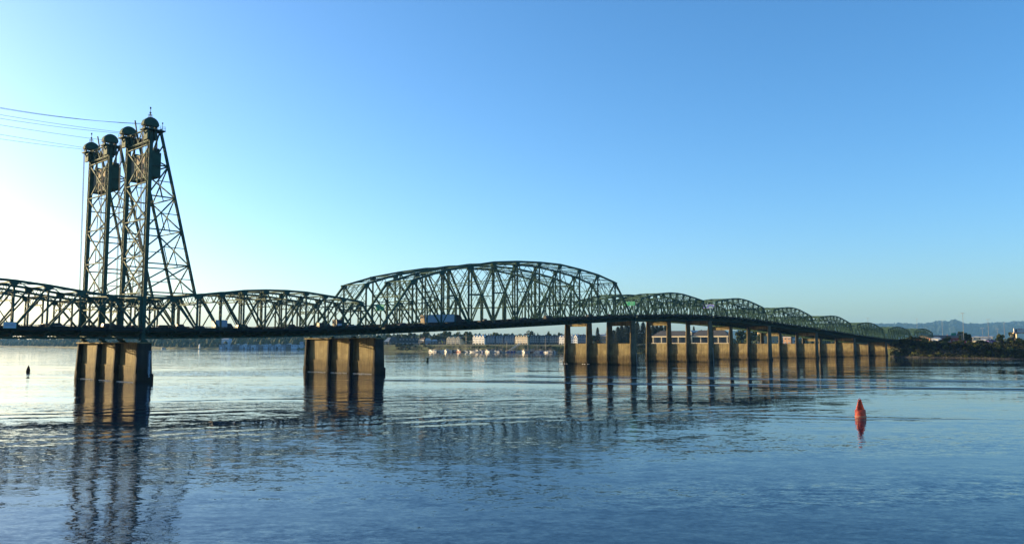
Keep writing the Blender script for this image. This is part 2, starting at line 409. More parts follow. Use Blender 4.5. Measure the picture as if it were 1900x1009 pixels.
# forested hills at the right horizon: crest heights read from the skyline
CREST = [(300, 634), (900, 628), (1250, 620), (1450, 612), (1560, 606), (1600, 603), (1640, 601.5), (1700, 602), (1720, 600), (1740, 597), (1755, 597), (1770, 594.5), (1780, 597.5), (1790, 601.5), (1812, 602),
         (1850, 600), (1880, 597.5), (1900, 596.5), (2000, 592), (2150, 590), (2350, 598), (2700, 606)]
hv, hf = [], []; NX, NY = 620, 14
for i in range(NX + 1):
    px = 300 + (2150 - 300) * i / NX
    for j in range(NY + 1):
        v = j / NY; Y = 7000 + 3000 * v
        top = at(px, lerp_table(CREST, px), 9300)
        h = 10 + (top.z - 10) * math.sin(min(1, v * 1.2) * math.pi / 2) * (1 if v < 0.84 else 1 - (v - 0.84) * 0.6)
        rg = 1 + 0.10 * math.sin(px * 0.05 + j * 1.7) * (1 - v)
        hv.append(((px - 950) / F_PX * Y, Y + random.uniform(-30, 30), 9 + (h - 9) * rg * (1 if j else 0) + random.uniform(0, 1) ** 2 * 22 * min(1, v * 3)))
for i in range(NX):
    for j in range(NY): hf.append((i * (NY + 1) + j, (i + 1) * (NY + 1) + j, (i + 1) * (NY + 1) + j + 1, i * (NY + 1) + j + 1))
hm = MB(); hm.add(hv, hf); ho = tag(hm.build('forested_hills', 'hill'), kind='structure')

# ------------------------------------------------------------------ piers of the bridge
PS = [0.6, 81.4] + [242.31 + i * 80.77 for i in range(8)]      # P0 .. P9
def column(t, hb, ht, tb, tt, z0, z1, sc=0.0):
    """battered buttress column: half lengths along the bridge hb/ht, half widths tb/tt, corners chamfered"""
    mb = MB(); V = []
    for z, hs, ts in ((-3.4, hb + 0.25, tb + 0.05), (z0, hb, tb), (z1, ht, tt)):
        c = 0.28
        V += [(sx * hs if k else sx * (hs - c), t + (sy * (ts - c) if k else sy * ts), z) for sx, sy, ks in ((-1, -1, (1, 0)), (1, -1, (0, 1)), (1, 1, (1, 0)), (-1, 1, (0, 1))) for k in ks]
    n = 8
    fs = [(j * n + i, j * n + (i + 1) % n, (j + 1) * n + (i + 1) % n, (j + 1) * n + i) for j in (0, 1) for i in range(n)]
    fs += [tuple(2 * n + i for i in range(n)), tuple(range(n - 1, -1, -1))]
    return mb.add(V, fs)
TS = [0.0, TW, TW + TG, 2 * TW + TG]
def pier(i, label, low, ztop, wall_top):
    p = thing('bridge_pier', label, 'bridge pier', (*br(PS[i], 0), 0), ROT, 'concrete piers of the two bridges')
    for k, t in enumerate(TS):
        if low:
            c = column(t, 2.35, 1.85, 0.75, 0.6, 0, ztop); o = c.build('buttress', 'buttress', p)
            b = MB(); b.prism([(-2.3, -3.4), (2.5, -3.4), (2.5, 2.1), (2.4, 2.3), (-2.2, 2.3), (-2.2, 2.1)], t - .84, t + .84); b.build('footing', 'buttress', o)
        else:
            c = column(t, 3.0, 2.05, 0.6, 0.46, 0, ztop - 0.25); o = c.build('column', 'column', p)
            b = MB(); b.prism([(-3.25, -3.4), (3.25, -3.4), (3.25, 1.1), (3.05, 1.4), (-3.05, 1.4), (-3.25, 1.1)], t - .78, t + .78); b.build('footing', 'column', o)
            c2 = MB(); c2.box(-2.2, 2.2, t - 0.58, t + 0.58, ztop - 0.25, ztop + 0.1); c2.build('capital', 'column', o)
    for k in range(3):
        a, b = TS[k] + 0.55, TS[k + 1] - 0.55
        w = MB(); w.prism([(-1.0, -3.4), (1.0, -3.4), (0.9, 4.3), (0.7, 4.6), (0.6, wall_top), (-0.6, wall_top), (-0.7, 4.6), (-0.9, 4.3)], a, b)
        o = w.build('wall_panel', 'concrete', p)
        l = MB(); l.box(-1.02, 1.02, a + 0.02, b - 0.02, 4.3, 4.55); l.build('ledge', 'concrete', o)
    if low:
        cp = MB(); cp.box(-2.15, 2.15, -0.95, TS[3] + 0.95, ztop, ztop + 0.35); o = cp.build('pier_cap', 'concrete', p)
        for t in TS:
            b = MB(); b.prism([(-0.9, ztop + 0.35), (0.9, ztop + 0.35), (0.35, ztop + 0.98), (-0.35, ztop + 0.98)], t - 0.5, t + 0.5); b.build('bearing', 'steel', o)
    else:
        for a in (0, 2):
            c = MB(); c.box(-0.8, 0.8, TS[a] + 0.5, TS[a + 1] - 0.5, ztop - 2.3, ztop - 0.3); o = c.build('cross_beam', 'concrete', p)
            l = MB(); l.box(-0.95, 0.95, TS[a] + 0.78, TS[a + 1] - 0.78, ztop - 0.45, ztop - 0.05); l.build('beam_ledge', 'concrete', o)
    return p
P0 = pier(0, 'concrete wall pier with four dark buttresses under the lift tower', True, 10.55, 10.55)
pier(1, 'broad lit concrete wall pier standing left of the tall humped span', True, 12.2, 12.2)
PL = ['first tall concrete column pier, carrying the right end of the tall humped span', 'second column pier, right of the one at the hump end, pale pipe on its side',
      'third column pier from the hump, under the joint of the second and third low arches', 'fourth column pier from the hump, before the fifth and sixth',
      'fifth column pier from the hump, next but one to the wooded bank', 'last column pier in the water beside the dark wooded bank']
for i in range(6):
    z = zl(PS[2 + i]) - 2.2
    p = pier(2 + i, PL[i], False, z, min(10.6, z - 0.6))
    if i in (0, 1):   # pale conduit pipe on the downstream face
        c = MB(); c.beam((1.9, -0.95, -0.5), (1.5, -0.75, 8.2 if i else 6.0), 0.22, 0.22); c.build('conduit_pipe', 'grey', p)
# vertical clearance gauge on the west face of the tower pier
gb = MB(); gb.box(0.75, 1.75, -0.83, -0.78, 1.3, 8.6); go = gb.build('gauge_board', 'darkwall', P0)
for k, ch in enumerate('700656005'):
    o = put('gauge_numeral', text_mesh(ch, 1.12, 'bluewhite', 'CENTER'), go, (1.25, -0.86, 7.7 - k * 0.78)); o.rotation_euler = (math.pi / 2, 0, 0)
# south abutment on the bank
ab = thing('bridge_abutment', 'pale concrete abutment block under the bridge end beside the bushes', 'abutment', (*br(690, 0), 0), ROT)
for t0 in (0, TW + TG):
    b = MB(); b.prism([(-1.5, -2), (2, -2), (2, 10.6), (-0.6, 10.6)], t0 - 1.5, t0 + TW + 1.5); b.build('abutment_wall', 'concrete', ab)

# ------------------------------------------------------------------ truss spans
H_REG = [0, 9.1, 10.2, 11.1, 12.0, 12.4, 12.4, 12.0, 11.1, 10.2, 9.1, 0]
H_LIFT = [9.1, 9.05, 9.9, 11.0, 11.8, 12.2, 12.2, 11.8, 11.0, 9.9, 9.05, 9.1]
H_MAIN = [0, 16.9, 20.5, 22.9, 24.8, 25.45, 25.45, 24.8, 22.9, 20.5, 16.9, 0]
def span(s0, s1, H, label, group, kind='reg', detail=2, link0=False):
    n = len(H) - 1; main = kind == 'main'; lift = kind == 'lift'
    z0 = zl((s0 + s1) / 2) - 2.2
    root = thing('truss_span' if not lift else 'lift_span', label, 'bridge span', (*br(s0, 0), z0), ROT, group)
    js = [s0 + 0.35 + (s1 - s0 - 0.7) * k / n for k in range(n + 1)]
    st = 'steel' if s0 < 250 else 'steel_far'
    def L(s, t, h): return Vector((s - s0, t, zl(s) + h - z0))
    def J(k, t, h=None): return L(js[k], t, H[k] if h is None else h)
    sub = [js[0] + (js[-1] - js[0]) * i / (2 * n if main else n) for i in range((2 * n if main else n) + 1)]
    E = lambda a, t, h: [L(s, t, h) for s in a]
    cw = 0.76 if main else 0.60
    mid = n / 2
    for t in (0, TW):
        web = MB()                                       # far spans: web members joined, too fine to pick apart
        def part(name, fn):
            if detail == 2:
                m_ = MB(); fn(m_); m_.build(name, st, root)
            else: fn(web)
        bc = MB(); bc.line(E(sub, t, 0), 0.5, 0.62)
        for s in sub[1:-1]: bc.beam(L(s - 0.75, t, 0.12), L(s + 0.75, t, 0.12), 0.56, 0.95)
        bc.build('bottom_chord', st, root)
        tc = MB(); k0, k1 = (0, n) if lift else (1, n - 1)
        tc.line([J(k, t) for k in range(k0, k1 + 1)], 0.62, cw)
        for k in range(k0, k1 + 1): tc.prism([(J(k, t).x + dx * (1.6 if main else 1.25), J(k, t).z + dz * (1.5 if main else 1.2)) for dx, dz in ((-0.9, 0.1), (0.9, 0.1), (0.7, -0.7), (0.25, -1.0), (-0.25, -1.0), (-0.7, -0.7))], t - 0.34, t + 0.34)
        if link0: tc.beam(L(s0 + 0.5, t, 9.0), J(1, t), 0.5, 0.6)
        tc.build('top_chord', st, root)
        for a, b in ((0, 1), (n, n - 1)):
            if lift: part('end_post', lambda q: q.beam(J(a, t, 0), J(a, t), 0.6, 0.7))
            e = MB(); e.beam(J(a, t, 0), J(b, t), 0.62 if not lift else 0.45, cw if not lift else 0.5); e.build('end_post' if not lift else 'diagonal', st, root)
        for k in range(1, n):                             # posts
            if detail == 2: part('post', lambda q: q.laced(J(k, t, 0), J(k, t), 0.42 if main else 0.38, 0.54 if main else 0.40, (0, 1, 0), 0.9 if main else 1.1, 0.08))
            else: web.beam(J(k, t, 0), J(k, t), 0.34, 0.34)
        for k in range(1, n - 1):                         # main diagonals fall towards mid-span
            lo, hi = (k + 1, k) if k + 0.5 <= mid else (k, k + 1)
            w = 0.54 if main else 0.40
            if k + 0.5 == mid:
                for a, b in ((k, k + 1), (k + 1, k)): part('diagonal', lambda q: q.beam(J(a, t), J(b, t, 0), 0.4, w * 0.7))
            else:
                if main and k % 2 == 0 and detail == 2: part('diagonal', lambda q: q.laced(J(hi, t), J(lo, t, 0), 0.42, w, (0, 1, 0), 1.0, 0.1))
                else: part('diagonal', lambda q: q.beam(J(hi, t), J(lo, t, 0), 0.42, w))
                if not main and abs(k + 0.5 - mid) < 2: part('counter_brace', lambda q: q.beam(J(lo, t), J(hi, t, 0), 0.16, 0.2))
        if main:                                          # sub-panel members
            for k in range(0, n):
                first = k < mid
                hi, lo = (k, k + 1) if first else (k + 1, k)
                if k == 0: A, B = J(0, t, 0), J(1, t)
                elif k == n - 1: A, B = J(n, t, 0), J(n - 1, t)
                else: A, B = J(hi, t), J(lo, t, 0)
                mm = (A + B) / 2
                sm_ = (js[k] + js[k + 1]) / 2
                bot = L(sm_, t, 0)
                part('hanger', lambda q: q.laced(bot, mm, 0.36, 0.4, (0, 1, 0), 0.9, 0.08))
                if 0 < k < n - 1:
                    part('sub_diagonal', lambda q: q.beam(mm, J(hi, t, 0), 0.3, 0.34))
                    part('sub_diagonal', lambda q: q.beam(mm, J(lo, t), 0.2, 0.2))
                    part('strut', lambda q: q.beam(mm, L(js[hi], t, (mm - bot).z), 0.25, 0.34))
                else:
                    o_ = 1 if k == 0 else n - 1
                    part('sub_diagonal', lambda q: q.beam(mm, J(o_, t, 0), 0.34, 0.4))
                    part('strut', lambda q: q.beam(mm, L(js[o_], t, (mm - bot).z), 0.25, 0.34))
        if detail != 2: tag(web.build('web_members', st, root), kind='stuff')
    a, b = 0.0, TW
    lat = MB()
    for k in range(0 if lift else 1, n + 1 if lift else n):    # cross frames
        h = H[k]
        dp = min(2.6, h - 6.0) if not main else min(7.5, h - 8.5)
        lo = h - dp
        sw = MB() if detail == 2 else lat
        sw.beam(J(k, a, h - 0.1), J(k, b, h - 0.1), 0.25, 0.35, (1, 0, 0)); sw.beam(J(k, a, lo), J(k, b, lo), 0.25, 0.35, (1, 0, 0))
        if main:
            sw.beam(J(k, a, h - 0.9), J(k, b, h - 0.9), 0.16, 0.2, (1, 0, 0)); sw.zigzag(J(k, a, h), J(k, b, h), J(k, a, h - 0.9), J(k, b, h - 0.9), 12, 0.1, 0.1, (1, 0, 0))
            md = (a + b) / 2
            for u, v in ((a, md), (md, b)):
                sw.beam(J(k, u, h - 0.9), J(k, v, lo), 0.16, 0.2, (1, 0, 0)); sw.beam(J(k, v, h - 0.9), J(k, u, lo), 0.16, 0.2, (1, 0, 0))
            l2 = 6.6
            if lo - l2 > 1.5:
                sw.beam(J(k, a, l2), J(k, b, l2), 0.2, 0.3, (1, 0, 0))
                sw.beam(J(k, a, lo), J(k, md, l2), 0.14, 0.16, (1, 0, 0)); sw.beam(J(k, b, lo), J(k, md, l2), 0.14, 0.16, (1, 0, 0)); sw.beam(J(k, md, lo), J(k, a, l2), 0.14, 0.16, (1, 0, 0)); sw.beam(J(k, md, lo), J(k, b, l2), 0.14, 0.16, (1, 0, 0))
        else:
            nb = 6
            sw.zigzag(J(k, a, h), J(k, b, h), J(k, a, lo), J(k, b, lo), nb, 0.14, 0.16, (1, 0, 0))
            for u, v in ((a, a + 2.6), (b, b - 2.6)): sw.beam(J(k, u, lo - 1.6), J(k, v, lo), 0.16, 0.2, (1, 0, 0))
        if detail == 2: sw.build('sway_frame', st, root)
    for k in range(0 if lift else 1, n if lift else n - 1):    # top laterals
        tl = MB() if detail == 2 else lat
        tl.beam(J(k, a, H[k] + 0.1), J(k + 1, b, H[k + 1] + 0.1), 0.2, 0.16, (0, 0, 1)); tl.beam(J(k, b, H[k] + 0.1), J(k + 1, a, H[k + 1] + 0.1), 0.2, 0.16, (0, 0, 1))
        if main:
            tl.beam(J(k, a, H[k] - 0.5).lerp(J(k + 1, a, H[k + 1] - 0.5), 0.5), J(k, b, H[k] - 0.5).lerp(J(k + 1, b, H[k + 1] - 0.5), 0.5), 0.2, 0.2, (1, 0, 0))
            for f in (0.2, 0.35, 0.65, 0.8): tl.beam(J(k, a).lerp(J(k + 1, a), f), J(k, b).lerp(J(k + 1, b), 1 - f), 0.09, 0.09, (0, 0, 1))
        if detail == 2: tl.build('top_lateral', st, root)
    for e0, e1 in ((0, 1), (n, n - 1)):                        # portals
        po = MB() if detail == 2 else lat
        if lift: continue
        A, B, C, D = J(e1, a), J(e1, b), J(e0, a, 0).lerp(J(e1, a), 0.66), J(e0, b, 0).lerp(J(e1, b), 0.66)
        for u, v in ((A, B), (C, D)): po.beam(u, v, 0.3, 0.4, (1, 0, 0))
        po.zigzag(A, B, C, D, 8 if not main else 10, 0.16, 0.2, (1, 0, 0))
        if main:
            for f in (0.33, 0.66): po.beam(A.lerp(C, f), B.lerp(D, f), 0.1, 0.1, (1, 0, 0))
        if detail == 2: po.build('portal_frame', st, root)
    if detail != 2: tag(lat.build('overhead_bracing', st, root), kind='stuff')
    # floor system
    for i, s in enumerate(sub):
        fb = MB(); x = s - s0; zt = zl(s) - z0
        fb.prismx([(-2.35, zt - 0.1), (TW + 0.25, zt - 0.1), (TW + 0.25, zt - 1.75), (0.2, zt - 1.75), (-0.3, zt - 0.9), (-2.35, zt - 0.55)], x - 0.14, x + 0.14)
        fb.box(x - 0.3, x + 0.3, 0.1, TW, zt - 2.15, zt - 1.75)
        fb.build('floor_beam', st, root)
    for t in (2.4, 5.5, 8.7, 11.8):
        sg = MB(); sg.line(E(sub, t, -0.85), 0.3, 0.8); sg.build('stringer', st, root)
    for t in (0.05, TW - 0.05):
        fl = MB(); fl.line(E(sub, t, -1.98), 0.4, 0.32); fl.line(E(sub, t, -0.62), 0.3, 0.22)
        for u, v in zip(sub, sub[1:]): fl.zigzag(L(u, t, -0.7), L(v, t, -0.7), L(u, t, -1.85), L(v, t, -1.85), 6, 0.2, 0.12, (0, 1, 0))
        fl.build('floor_lattice', st, root)
    bl = MB()
    for u, v in zip(sub, sub[1:]): bl.beam(L(u, 0, -1.9), L(v, TW, -1.9), 0.25, 0.15, (0, 0, 1)); bl.beam(L(u, TW, -1.9), L(v, 0, -1.9), 0.25, 0.15, (0, 0, 1))
    bl.build('bottom_lateral', st, root)
    ds = MB()
    for u, v in zip(sub, sub[1:]):
        ds.hexa([L(u, 0.45, -0.38), L(v, 0.45, -0.38), L(v, TW - 0.45, -0.38), L(u, TW - 0.45, -0.38), L(u, 0.45, 0.08), L(v, 0.45, 0.08), L(v, TW - 0.45, 0.08), L(u, TW - 0.45, 0.08)])
    ds.build('deck_slab', 'asphalt', root)
    sk = MB()
    for u, v in zip(sub, sub[1:]):
        sk.hexa([L(u, -2.3, -0.08), L(v, -2.3, -0.08), L(v, -0.42, -0.08), L(u, -0.42, -0.08), L(u, -2.3, 0.12), L(v, -2.3, 0.12), L(v, -0.42, 0.12), L(u, -0.42, 0.12)])
    sk.build('sidewalk', 'asphalt', root)
    fa = MB(); fa.line(E(sub, -2.38, 0.0), 0.12, 0.42); fa.build('fascia', 'barrier', root)
    for t in (0.85, TW - 0.85):
        bb = MB(); bb.line(E(sub, t, 0.48), 0.25, 0.8); bb.build('traffic_barrier', 'barrier', root)
    rl = MB()
    for h, d in ((1.12, 0.12), (0.85, 0.05), (0.6, 0.05), (0.35, 0.05)): rl.line(E(sub, -2.3, h), 0.08, d)
    nr = int((s1 - s0) / 1.83)
    for i in range(nr + 1):
        s = sub[0] + (sub[-1] - sub[0]) * i / nr; rl.beam(L(s, -2.3, 0.1), L(s, -2.3, 1.14), 0.1, 0.12)
    if detail == 2:
        for i in range(nr * 6):
            s = sub[0] + (sub[-1] - sub[0]) * i / (nr * 6); rl.beam(L(s, -2.3, 0.12), L(s, -2.3, 1.1), 0.03, 0.05)
    rl.build('railing', 'barrier', root)
    return root

VOFF = Vector((-CY, SY, 0)) * (TW + TG)
def east(root, label): return dup(root, Vector(root.location) + VOFF, None, label)
GW = 'green steel truss spans of the twin bridges'
sp = span(-84.9, -0.5, H_LIFT, 'green steel lift span left of the towers, nearer bridge', GW, 'lift'); east(sp, 'green lift span of the farther bridge, seen through the nearer lift span')
sp = span(0.4, 81.0, H_REG, 'low arched green truss right of the towers, nearer bridge, with the white box truck', GW, link0=True); east(sp, 'low arched green truss of the farther bridge, behind the one beside the towers')
sp = span(81.8, 241.9, H_MAIN, 'tallest and longest humped green truss, nearer bridge, carrying the semi-trailer', GW, 'main'); east(sp, 'tall humped green truss of the farther bridge, left end beyond the nearer hump')
ON = ['first', 'second', 'third', 'fourth', 'fifth', 'sixth', 'seventh']
for i in range(7):
    a, b = PS[2 + i] + 0.4, PS[3 + i] - 0.4
    sp = span(a, b, H_REG, f'{ON[i]} low arched green truss right of the tall hump, nearer bridge', GW, detail=2 if i < 2 else 1)
    east(sp, f'{ON[i]} low arched truss right of the tall hump, farther bridge')

# ------------------------------------------------------------------ lift towers at the first pier
def tower():
    root = thing('lift_tower', 'nearer green lattice lift tower with raking back legs and round sheave hoods', 'lift tower', (*br(0, 0), 10.9), ROT, 'lift towers above the first pier')
    B = 10.9
    def P(s, t, z): return Vector((s, t, z - B))
    def leg(z): return 2.62 + (70.25 - z) * (14.4 - 2.62) / (70.25 - 24.6)
    for t in (0, TW):
        c = MB(); c.laced(P(0, t, B + 0.4), P(0, t, 70.2), 1.15, 1.05, (0, 1, 0), 1.1, 0.16, 0.16); c.beam(P(0.42, t, B + 0.4), P(0.42, t, 70.2), 1.1, 0.08); c.build('column', 'steel', root)
        l = MB(); l.laced(P(leg(70.2), t, 70.2), P(leg(24.4), t, 24.4), 0.62, 0.6, (0, 1, 0), 1.2, 0.1); l.build('back_leg', 'steel', root)
    NL = [65.5, 55.0, 44.7, 34.5, 24.4]; BL = [60.0, 51.3, 42.05, 32.55, 24.6]
    for i, z in enumerate(NL):                          # north face between the columns
        b = MB(); b.beam(P(-0.2, 0, z), P(-0.2, TW, z), 0.3, 0.42, (0, 0, 1)); b.build('girt', 'steel', root)
        if i < 4:
            for u, v in ((0, TW), (TW, 0)):
                b = MB(); b.beam(P(-0.25 if u else -0.05, u, z), P(-0.25 if u else -0.05, v, NL[i + 1]), 0.28, 0.4, (1, 0, 0)); b.build('cross_brace', 'steel', root)
            b = MB(); b.beam(P(-0.1, TW / 2, (z + NL[i + 1]) / 2), P(-0.1, TW / 2, NL[i + 1]), 0.2, 0.24, (1, 0, 0)); b.build('hanger', 'steel', root)
    for z in (70.0, 66.6):
        b = MB(); b.beam(P(-0.2, -0.6, z), P(-0.2, TW + 0.6, z), 0.35, 0.5, (0, 0, 1)); b.build('head_girder', 'steel', root)
    b = MB(); b.zigzag(P(-0.25, 0, 69.8), P(-0.25, TW, 69.8), P(-0.25, 0, 66.8), P(-0.25, TW, 66.8), 8, 0.22, 0.26, (1, 0, 0)); b.build('head_lattice', 'steel', root)
    for t in (0, TW):                                   # side faces
        pz = 70.0
        for i, z in enumerate(BL):
            b = MB(); b.beam(P(0, t, z), P(leg(z), t, z), 0.3, 0.34); b.build('girt', 'steel', root)
            b = MB(); b.beam(P(leg(pz), t, pz), P(0, t, z + 0.3), 0.32, 0.36); b.build('side_brace', 'steel', root)
            if i >= 1:
                mz = (pz + z) / 2; q = P(leg(pz), t, pz).lerp(P(0, t, z), 0.5)
                b = MB(); b.beam(q, P(leg(z) * 0.5, t, z), 0.2, 0.2); b.beam(q, P(leg(mz), t, mz), 0.2, 0.2); b.build('redundant_brace', 'steel', root)
            pz = z
    pz = 66.0
    for i, z in enumerate(BL):                          # back face between the raking legs
        b = MB(); b.beam(P(leg(z), 0, z), P(leg(z), TW, z), 0.3, 0.3, (0, 0, 1)); b.build('girt', 'steel', root)
        for u, v in ((0, TW), (TW, 0)):
            b = MB(); b.beam(P(leg(pz), u, pz), P(leg(z), v, z), 0.24, 0.34, (1, 0, 0)); b.build('cross_brace', 'steel', root)
        q = P(leg((pz + z) / 2), TW / 2, (pz + z) / 2)
        b = MB(); b.beam(q, P(leg(z), TW / 2, z), 0.18, 0.2, (1, 0, 0)); b.build('hanger', 'steel', root)
        pz = z
    for t in (0, TW):                                   # sheaves and their hoods
        y0, y1 = t - 0.95, t + 0.95
        zc, r = 70.8, 2.05
        arc = [(-0.3 + r * math.cos(a), zc - B + r * math.sin(a)) for a in [math.pi * k / 16 for k in range(17)]]
        hd = MB(); hd.prism(arc + [(-0.3 - r, zc - B - 0.3), (-0.3 + r, zc - B - 0.3)], y0, y1); h = hd.build('sheave_hood', 'steel', root)
        fl = MB(); fl.prism([(-0.3 + (r + 0.1) * x / r, z_) for x, z_ in [(xx + 0.3, zz) for xx, zz in arc]], y0 - 0.06, y0 + 0.12); fl.build('hood_rim', 'steel', h)
        sh = MB()
        ring = [(-0.3 + 1.7 * math.cos(2 * math.pi * k / 20), zc - B - 0.2 + 1.7 * math.sin(2 * math.pi * k / 20)) for k in range(20)]
        ctr = (-0.3, zc - B - 0.2); inner = [(ctr[0] + (x - ctr[0]) * .78, ctr[1] + (z - ctr[1]) * .78) for x, z in ring]; nr = len(ring)
        V = [(x, y, z) for y in (t - .4, t + .4) for rg in (ring, inner) for x, z in rg]
        sh.add(V, [(o + i, o + (i + 1) % nr, o + nr + (i + 1) % nr, o + nr + i) for o in (0, 2 * nr) for i in range(nr)] + [(o + i, o + (i + 1) % nr, o + 2 * nr + (i + 1) % nr, o + 2 * nr + i) for o in (0, nr) for i in range(nr)])
        for k in range(0, nr, 2): sh.beam((ctr[0], t, ctr[1]), (inner[k][0], t, inner[k][1]), .3, .14)
        sh.beam((ctr[0], t - .9, ctr[1]), (ctr[0], t + .9, ctr[1]), .4, .4, (1, 0, 0)); sh.build('sheave_wheel', 'barrier', root)
        pf = MB(); pf.box(-2.4, 3.4, t - 1.7, t + 1.7, 69.3 - B, 69.6 - B)
        for s in (-1.2, 0.9): pf.box(s - 0.25, s + 0.25, t - 1.2, t + 1.2, 66.6 - B, 69.3 - B)
        pf.beam(P(-2.2, t, 69.3), P(-0.2, t, 66.4), 0.3, 0.3); pf.beam(P(3.2, t, 69.3), P(0.3, t, 66.2), 0.3, 0.3)
        p_ = pf.build('sheave_platform', 'steel', root)
        rl = MB()
        for yy in (t - 1.65, t + 1.65):
            for h_ in (0.55, 1.05): rl.beam(P(-2.3, yy, 69.6 + h_), P(3.3, yy, 69.6 + h_), 0.05, 0.05)
            for s in (-2.3, -0.9, 0.5, 1.9, 3.3): rl.beam(P(s, yy, 69.6), P(s, yy, 70.65), 0.06, 0.06)
        for h_ in (0.55, 1.05): rl.beam(P(3.3, t - 1.65, 69.6 + h_), P(3.3, t + 1.65, 69.6 + h_), 0.05, 0.05)
        rl.build('platform_railing', 'steel', p_)
        rp = MB()
        for k in range(4):
            rp.beam(P(-2.2, t - 0.5 + k * 0.33, 70.4), P(-1.5, t - 0.5 + k * 0.33, 23.4), 0.06, 0.06)
        rp.build('lift_ropes', 'rope', root)
        sb = MB()
        for k in range(6): sb.beam(P(1.55, t - 0.5 + k * 0.2, 70.4), P(1.8, t - 0.5 + k * 0.2, 63.8), 0.07, 0.07)
        sb.build('weight_ropes', 'rope', root)
    mc = MB(); mc.box(0.6, 2.4, 3.2, 6.0, 66.9 - B, 69.2 - B); mc.box(0.4, 2.2, 8.6, 11.0, 66.9 - B, 68.8 - B); mc.build('machinery_box', 'barrier', root)
    br_ = MB(); br_.beam(P(0.5, 1.2, 66.4), P(0.5, TW - 1.2, 66.4), 1.4, 0.25, (1, 0, 0)); br_.build('walkway', 'steel', root)
    ladder = MB()
    for k in (-0.25, 0.25): ladder.beam(P(-0.75, 0.9 + k, 14.5), P(-0.75, 0.9 + k, 66.5), 0.06, 0.06)
    for k in range(104): ladder.beam(P(-0.75, 0.65, 14.7 + k * 0.5), P(-0.75, 1.15, 14.7 + k * 0.5), 0.04, 0.04)
    ladder.build('ladder', 'steel', root)
    ms = MB(); ms.beam(P(2.6, TW, 69.6), P(1.5, TW, 75.2), 0.3, 0.3); ms.build('signal_pole', 'barrier', root)
    ms = MB(); ms.beam(P(3.2, 0, 69.6), P(3.2, 0, 71.8), 0.1, 0.1); ms.lathe([(0.0, 0), (0.2, 0.1), (0.2, 0.4), (0.0, 0.5)], 8, (3.2, 0, 71.8 - B)); ms.build('corner_light', 'barrier', root)
    return root
T1 = tower()
B_ = 10.9
def antenna(parent, t, hgt):
    a = MB(); z = 72.85 - B_
    for i in range(4):
        x, y = math.cos(i * math.pi / 2) * 0.55, math.sin(i * math.pi / 2) * 0.55
        a.beam((-0.3 + x, t + y, z - 0.3), (-0.3 + x, t + y, z + 0.9), 0.06, 0.06); a.beam((-0.3 + x, t + y, z + 0.9), (-0.3 - y, t + x, z + 0.9), 0.05, 0.05)
        a.beam((-0.3 + x, t + y, z + 0.1), (-0.3, t, z + 1.6), 0.05, 0.05)
    a.beam((-0.3, t, z - 0.3), (-0.3, t, z + hgt), 0.11, 0.11); a.lathe([(0.0, 0), (0.2, 0.05), (0.2, 0.55), (0, 0.6)], 8, (-0.3, t, z + hgt - 0.5)); a.lathe([(0.0, 0), (0.28, 0.05), (0.28, 0.3), (0, 0.4)], 8, (-0.3, t, z + 1.3))
    return a.build('antenna_mast', 'barrier', parent)
T2 = dup(T1, Vector(T1.location) + VOFF, None, 'farther green lattice lift tower, left of the nearer one, slim mast on its left hood')
antenna(T1, 0, 3.0); antenna(T2, TW, 3.0)
def weight(off, label):
    c = thing('counterweight', label, 'counterweight', (*br(2.0, TW / 2), 56.9), ROT, 'counterweights hanging in the lift towers')
    c.location = Vector(c.location) + off
    m = MB(); m.box(-1.45, 1.35, -6.1, 6.1, 0, 6.6); b = m.build('weight_block', 'weight', c)
    m = MB()
    for y in (-6.15, -3.1, 0, 3.1, 6.15): m.box(-1.62, 1.52, y - 0.16, y + 0.16, -0.12, 6.75)
    m.box(-1.6, 1.5, -6.25, 6.25, -0.2, 0.12); m.box(-1.6, 1.5, -6.25, 6.25, 6.5, 6.85); m.build('weight_frame', 'steel', c)
    for y in (-5.6, 5.6): m = MB(); m.box(-0.9, 0.9, y - 0.9, y + 0.9, 6.85, 7.9); m.build('rope_yoke', 'steel', c)
weight(Vector((0, 0, 0)), 'brown concrete counterweight hanging high in the nearer lift tower')
weight(VOFF, 'brown concrete counterweight hanging in the farther lift tower')
# cables strung from tower to tower
CB = [(0.3, 70.9, 3.3, 'lowest thick'), (-0.4, 71.0, 3.8, 'paired lower'), (TW - 0.5, 70.9, 1.7, 'upper thin'), (TW + 0.4, 70.8, 2.4, 'second thin'), (TW + TG, 70.9, 1.2, 'middle faint'), (2 * TW + TG - 0.4, 70.8, 0.5, 'high left'), (2 * TW + TG + 0.4, 70.5, 1.5, 'low left')]
CL = ['black cable sagging left from the tallest hood, upper of its pair', 'black cable sagging left from the tallest hood, lower of its pair', 'thin cable running left from the second hood, upper one', 'thin cable running left from the second hood, lower one',
      'thin cable running left from the third hood', 'upper cable running left from the leftmost hood', 'lower cable running left from the leftmost hood']
for (t, z, sag, _), lb in zip(CB, CL):
    c = MB(); N = 24
    c.line([Vector((-82.5 * i / N, 0, -sag * (1 - ((i - N / 2) / (N / 2)) ** 2))) for i in range(N + 1)], 0.075, 0.075)
    o = c.build('power_cable', 'cable', None, (*br(-1.0, t), z), ROT); tag(o, lb, 'cable', 'cables strung between the lift towers')

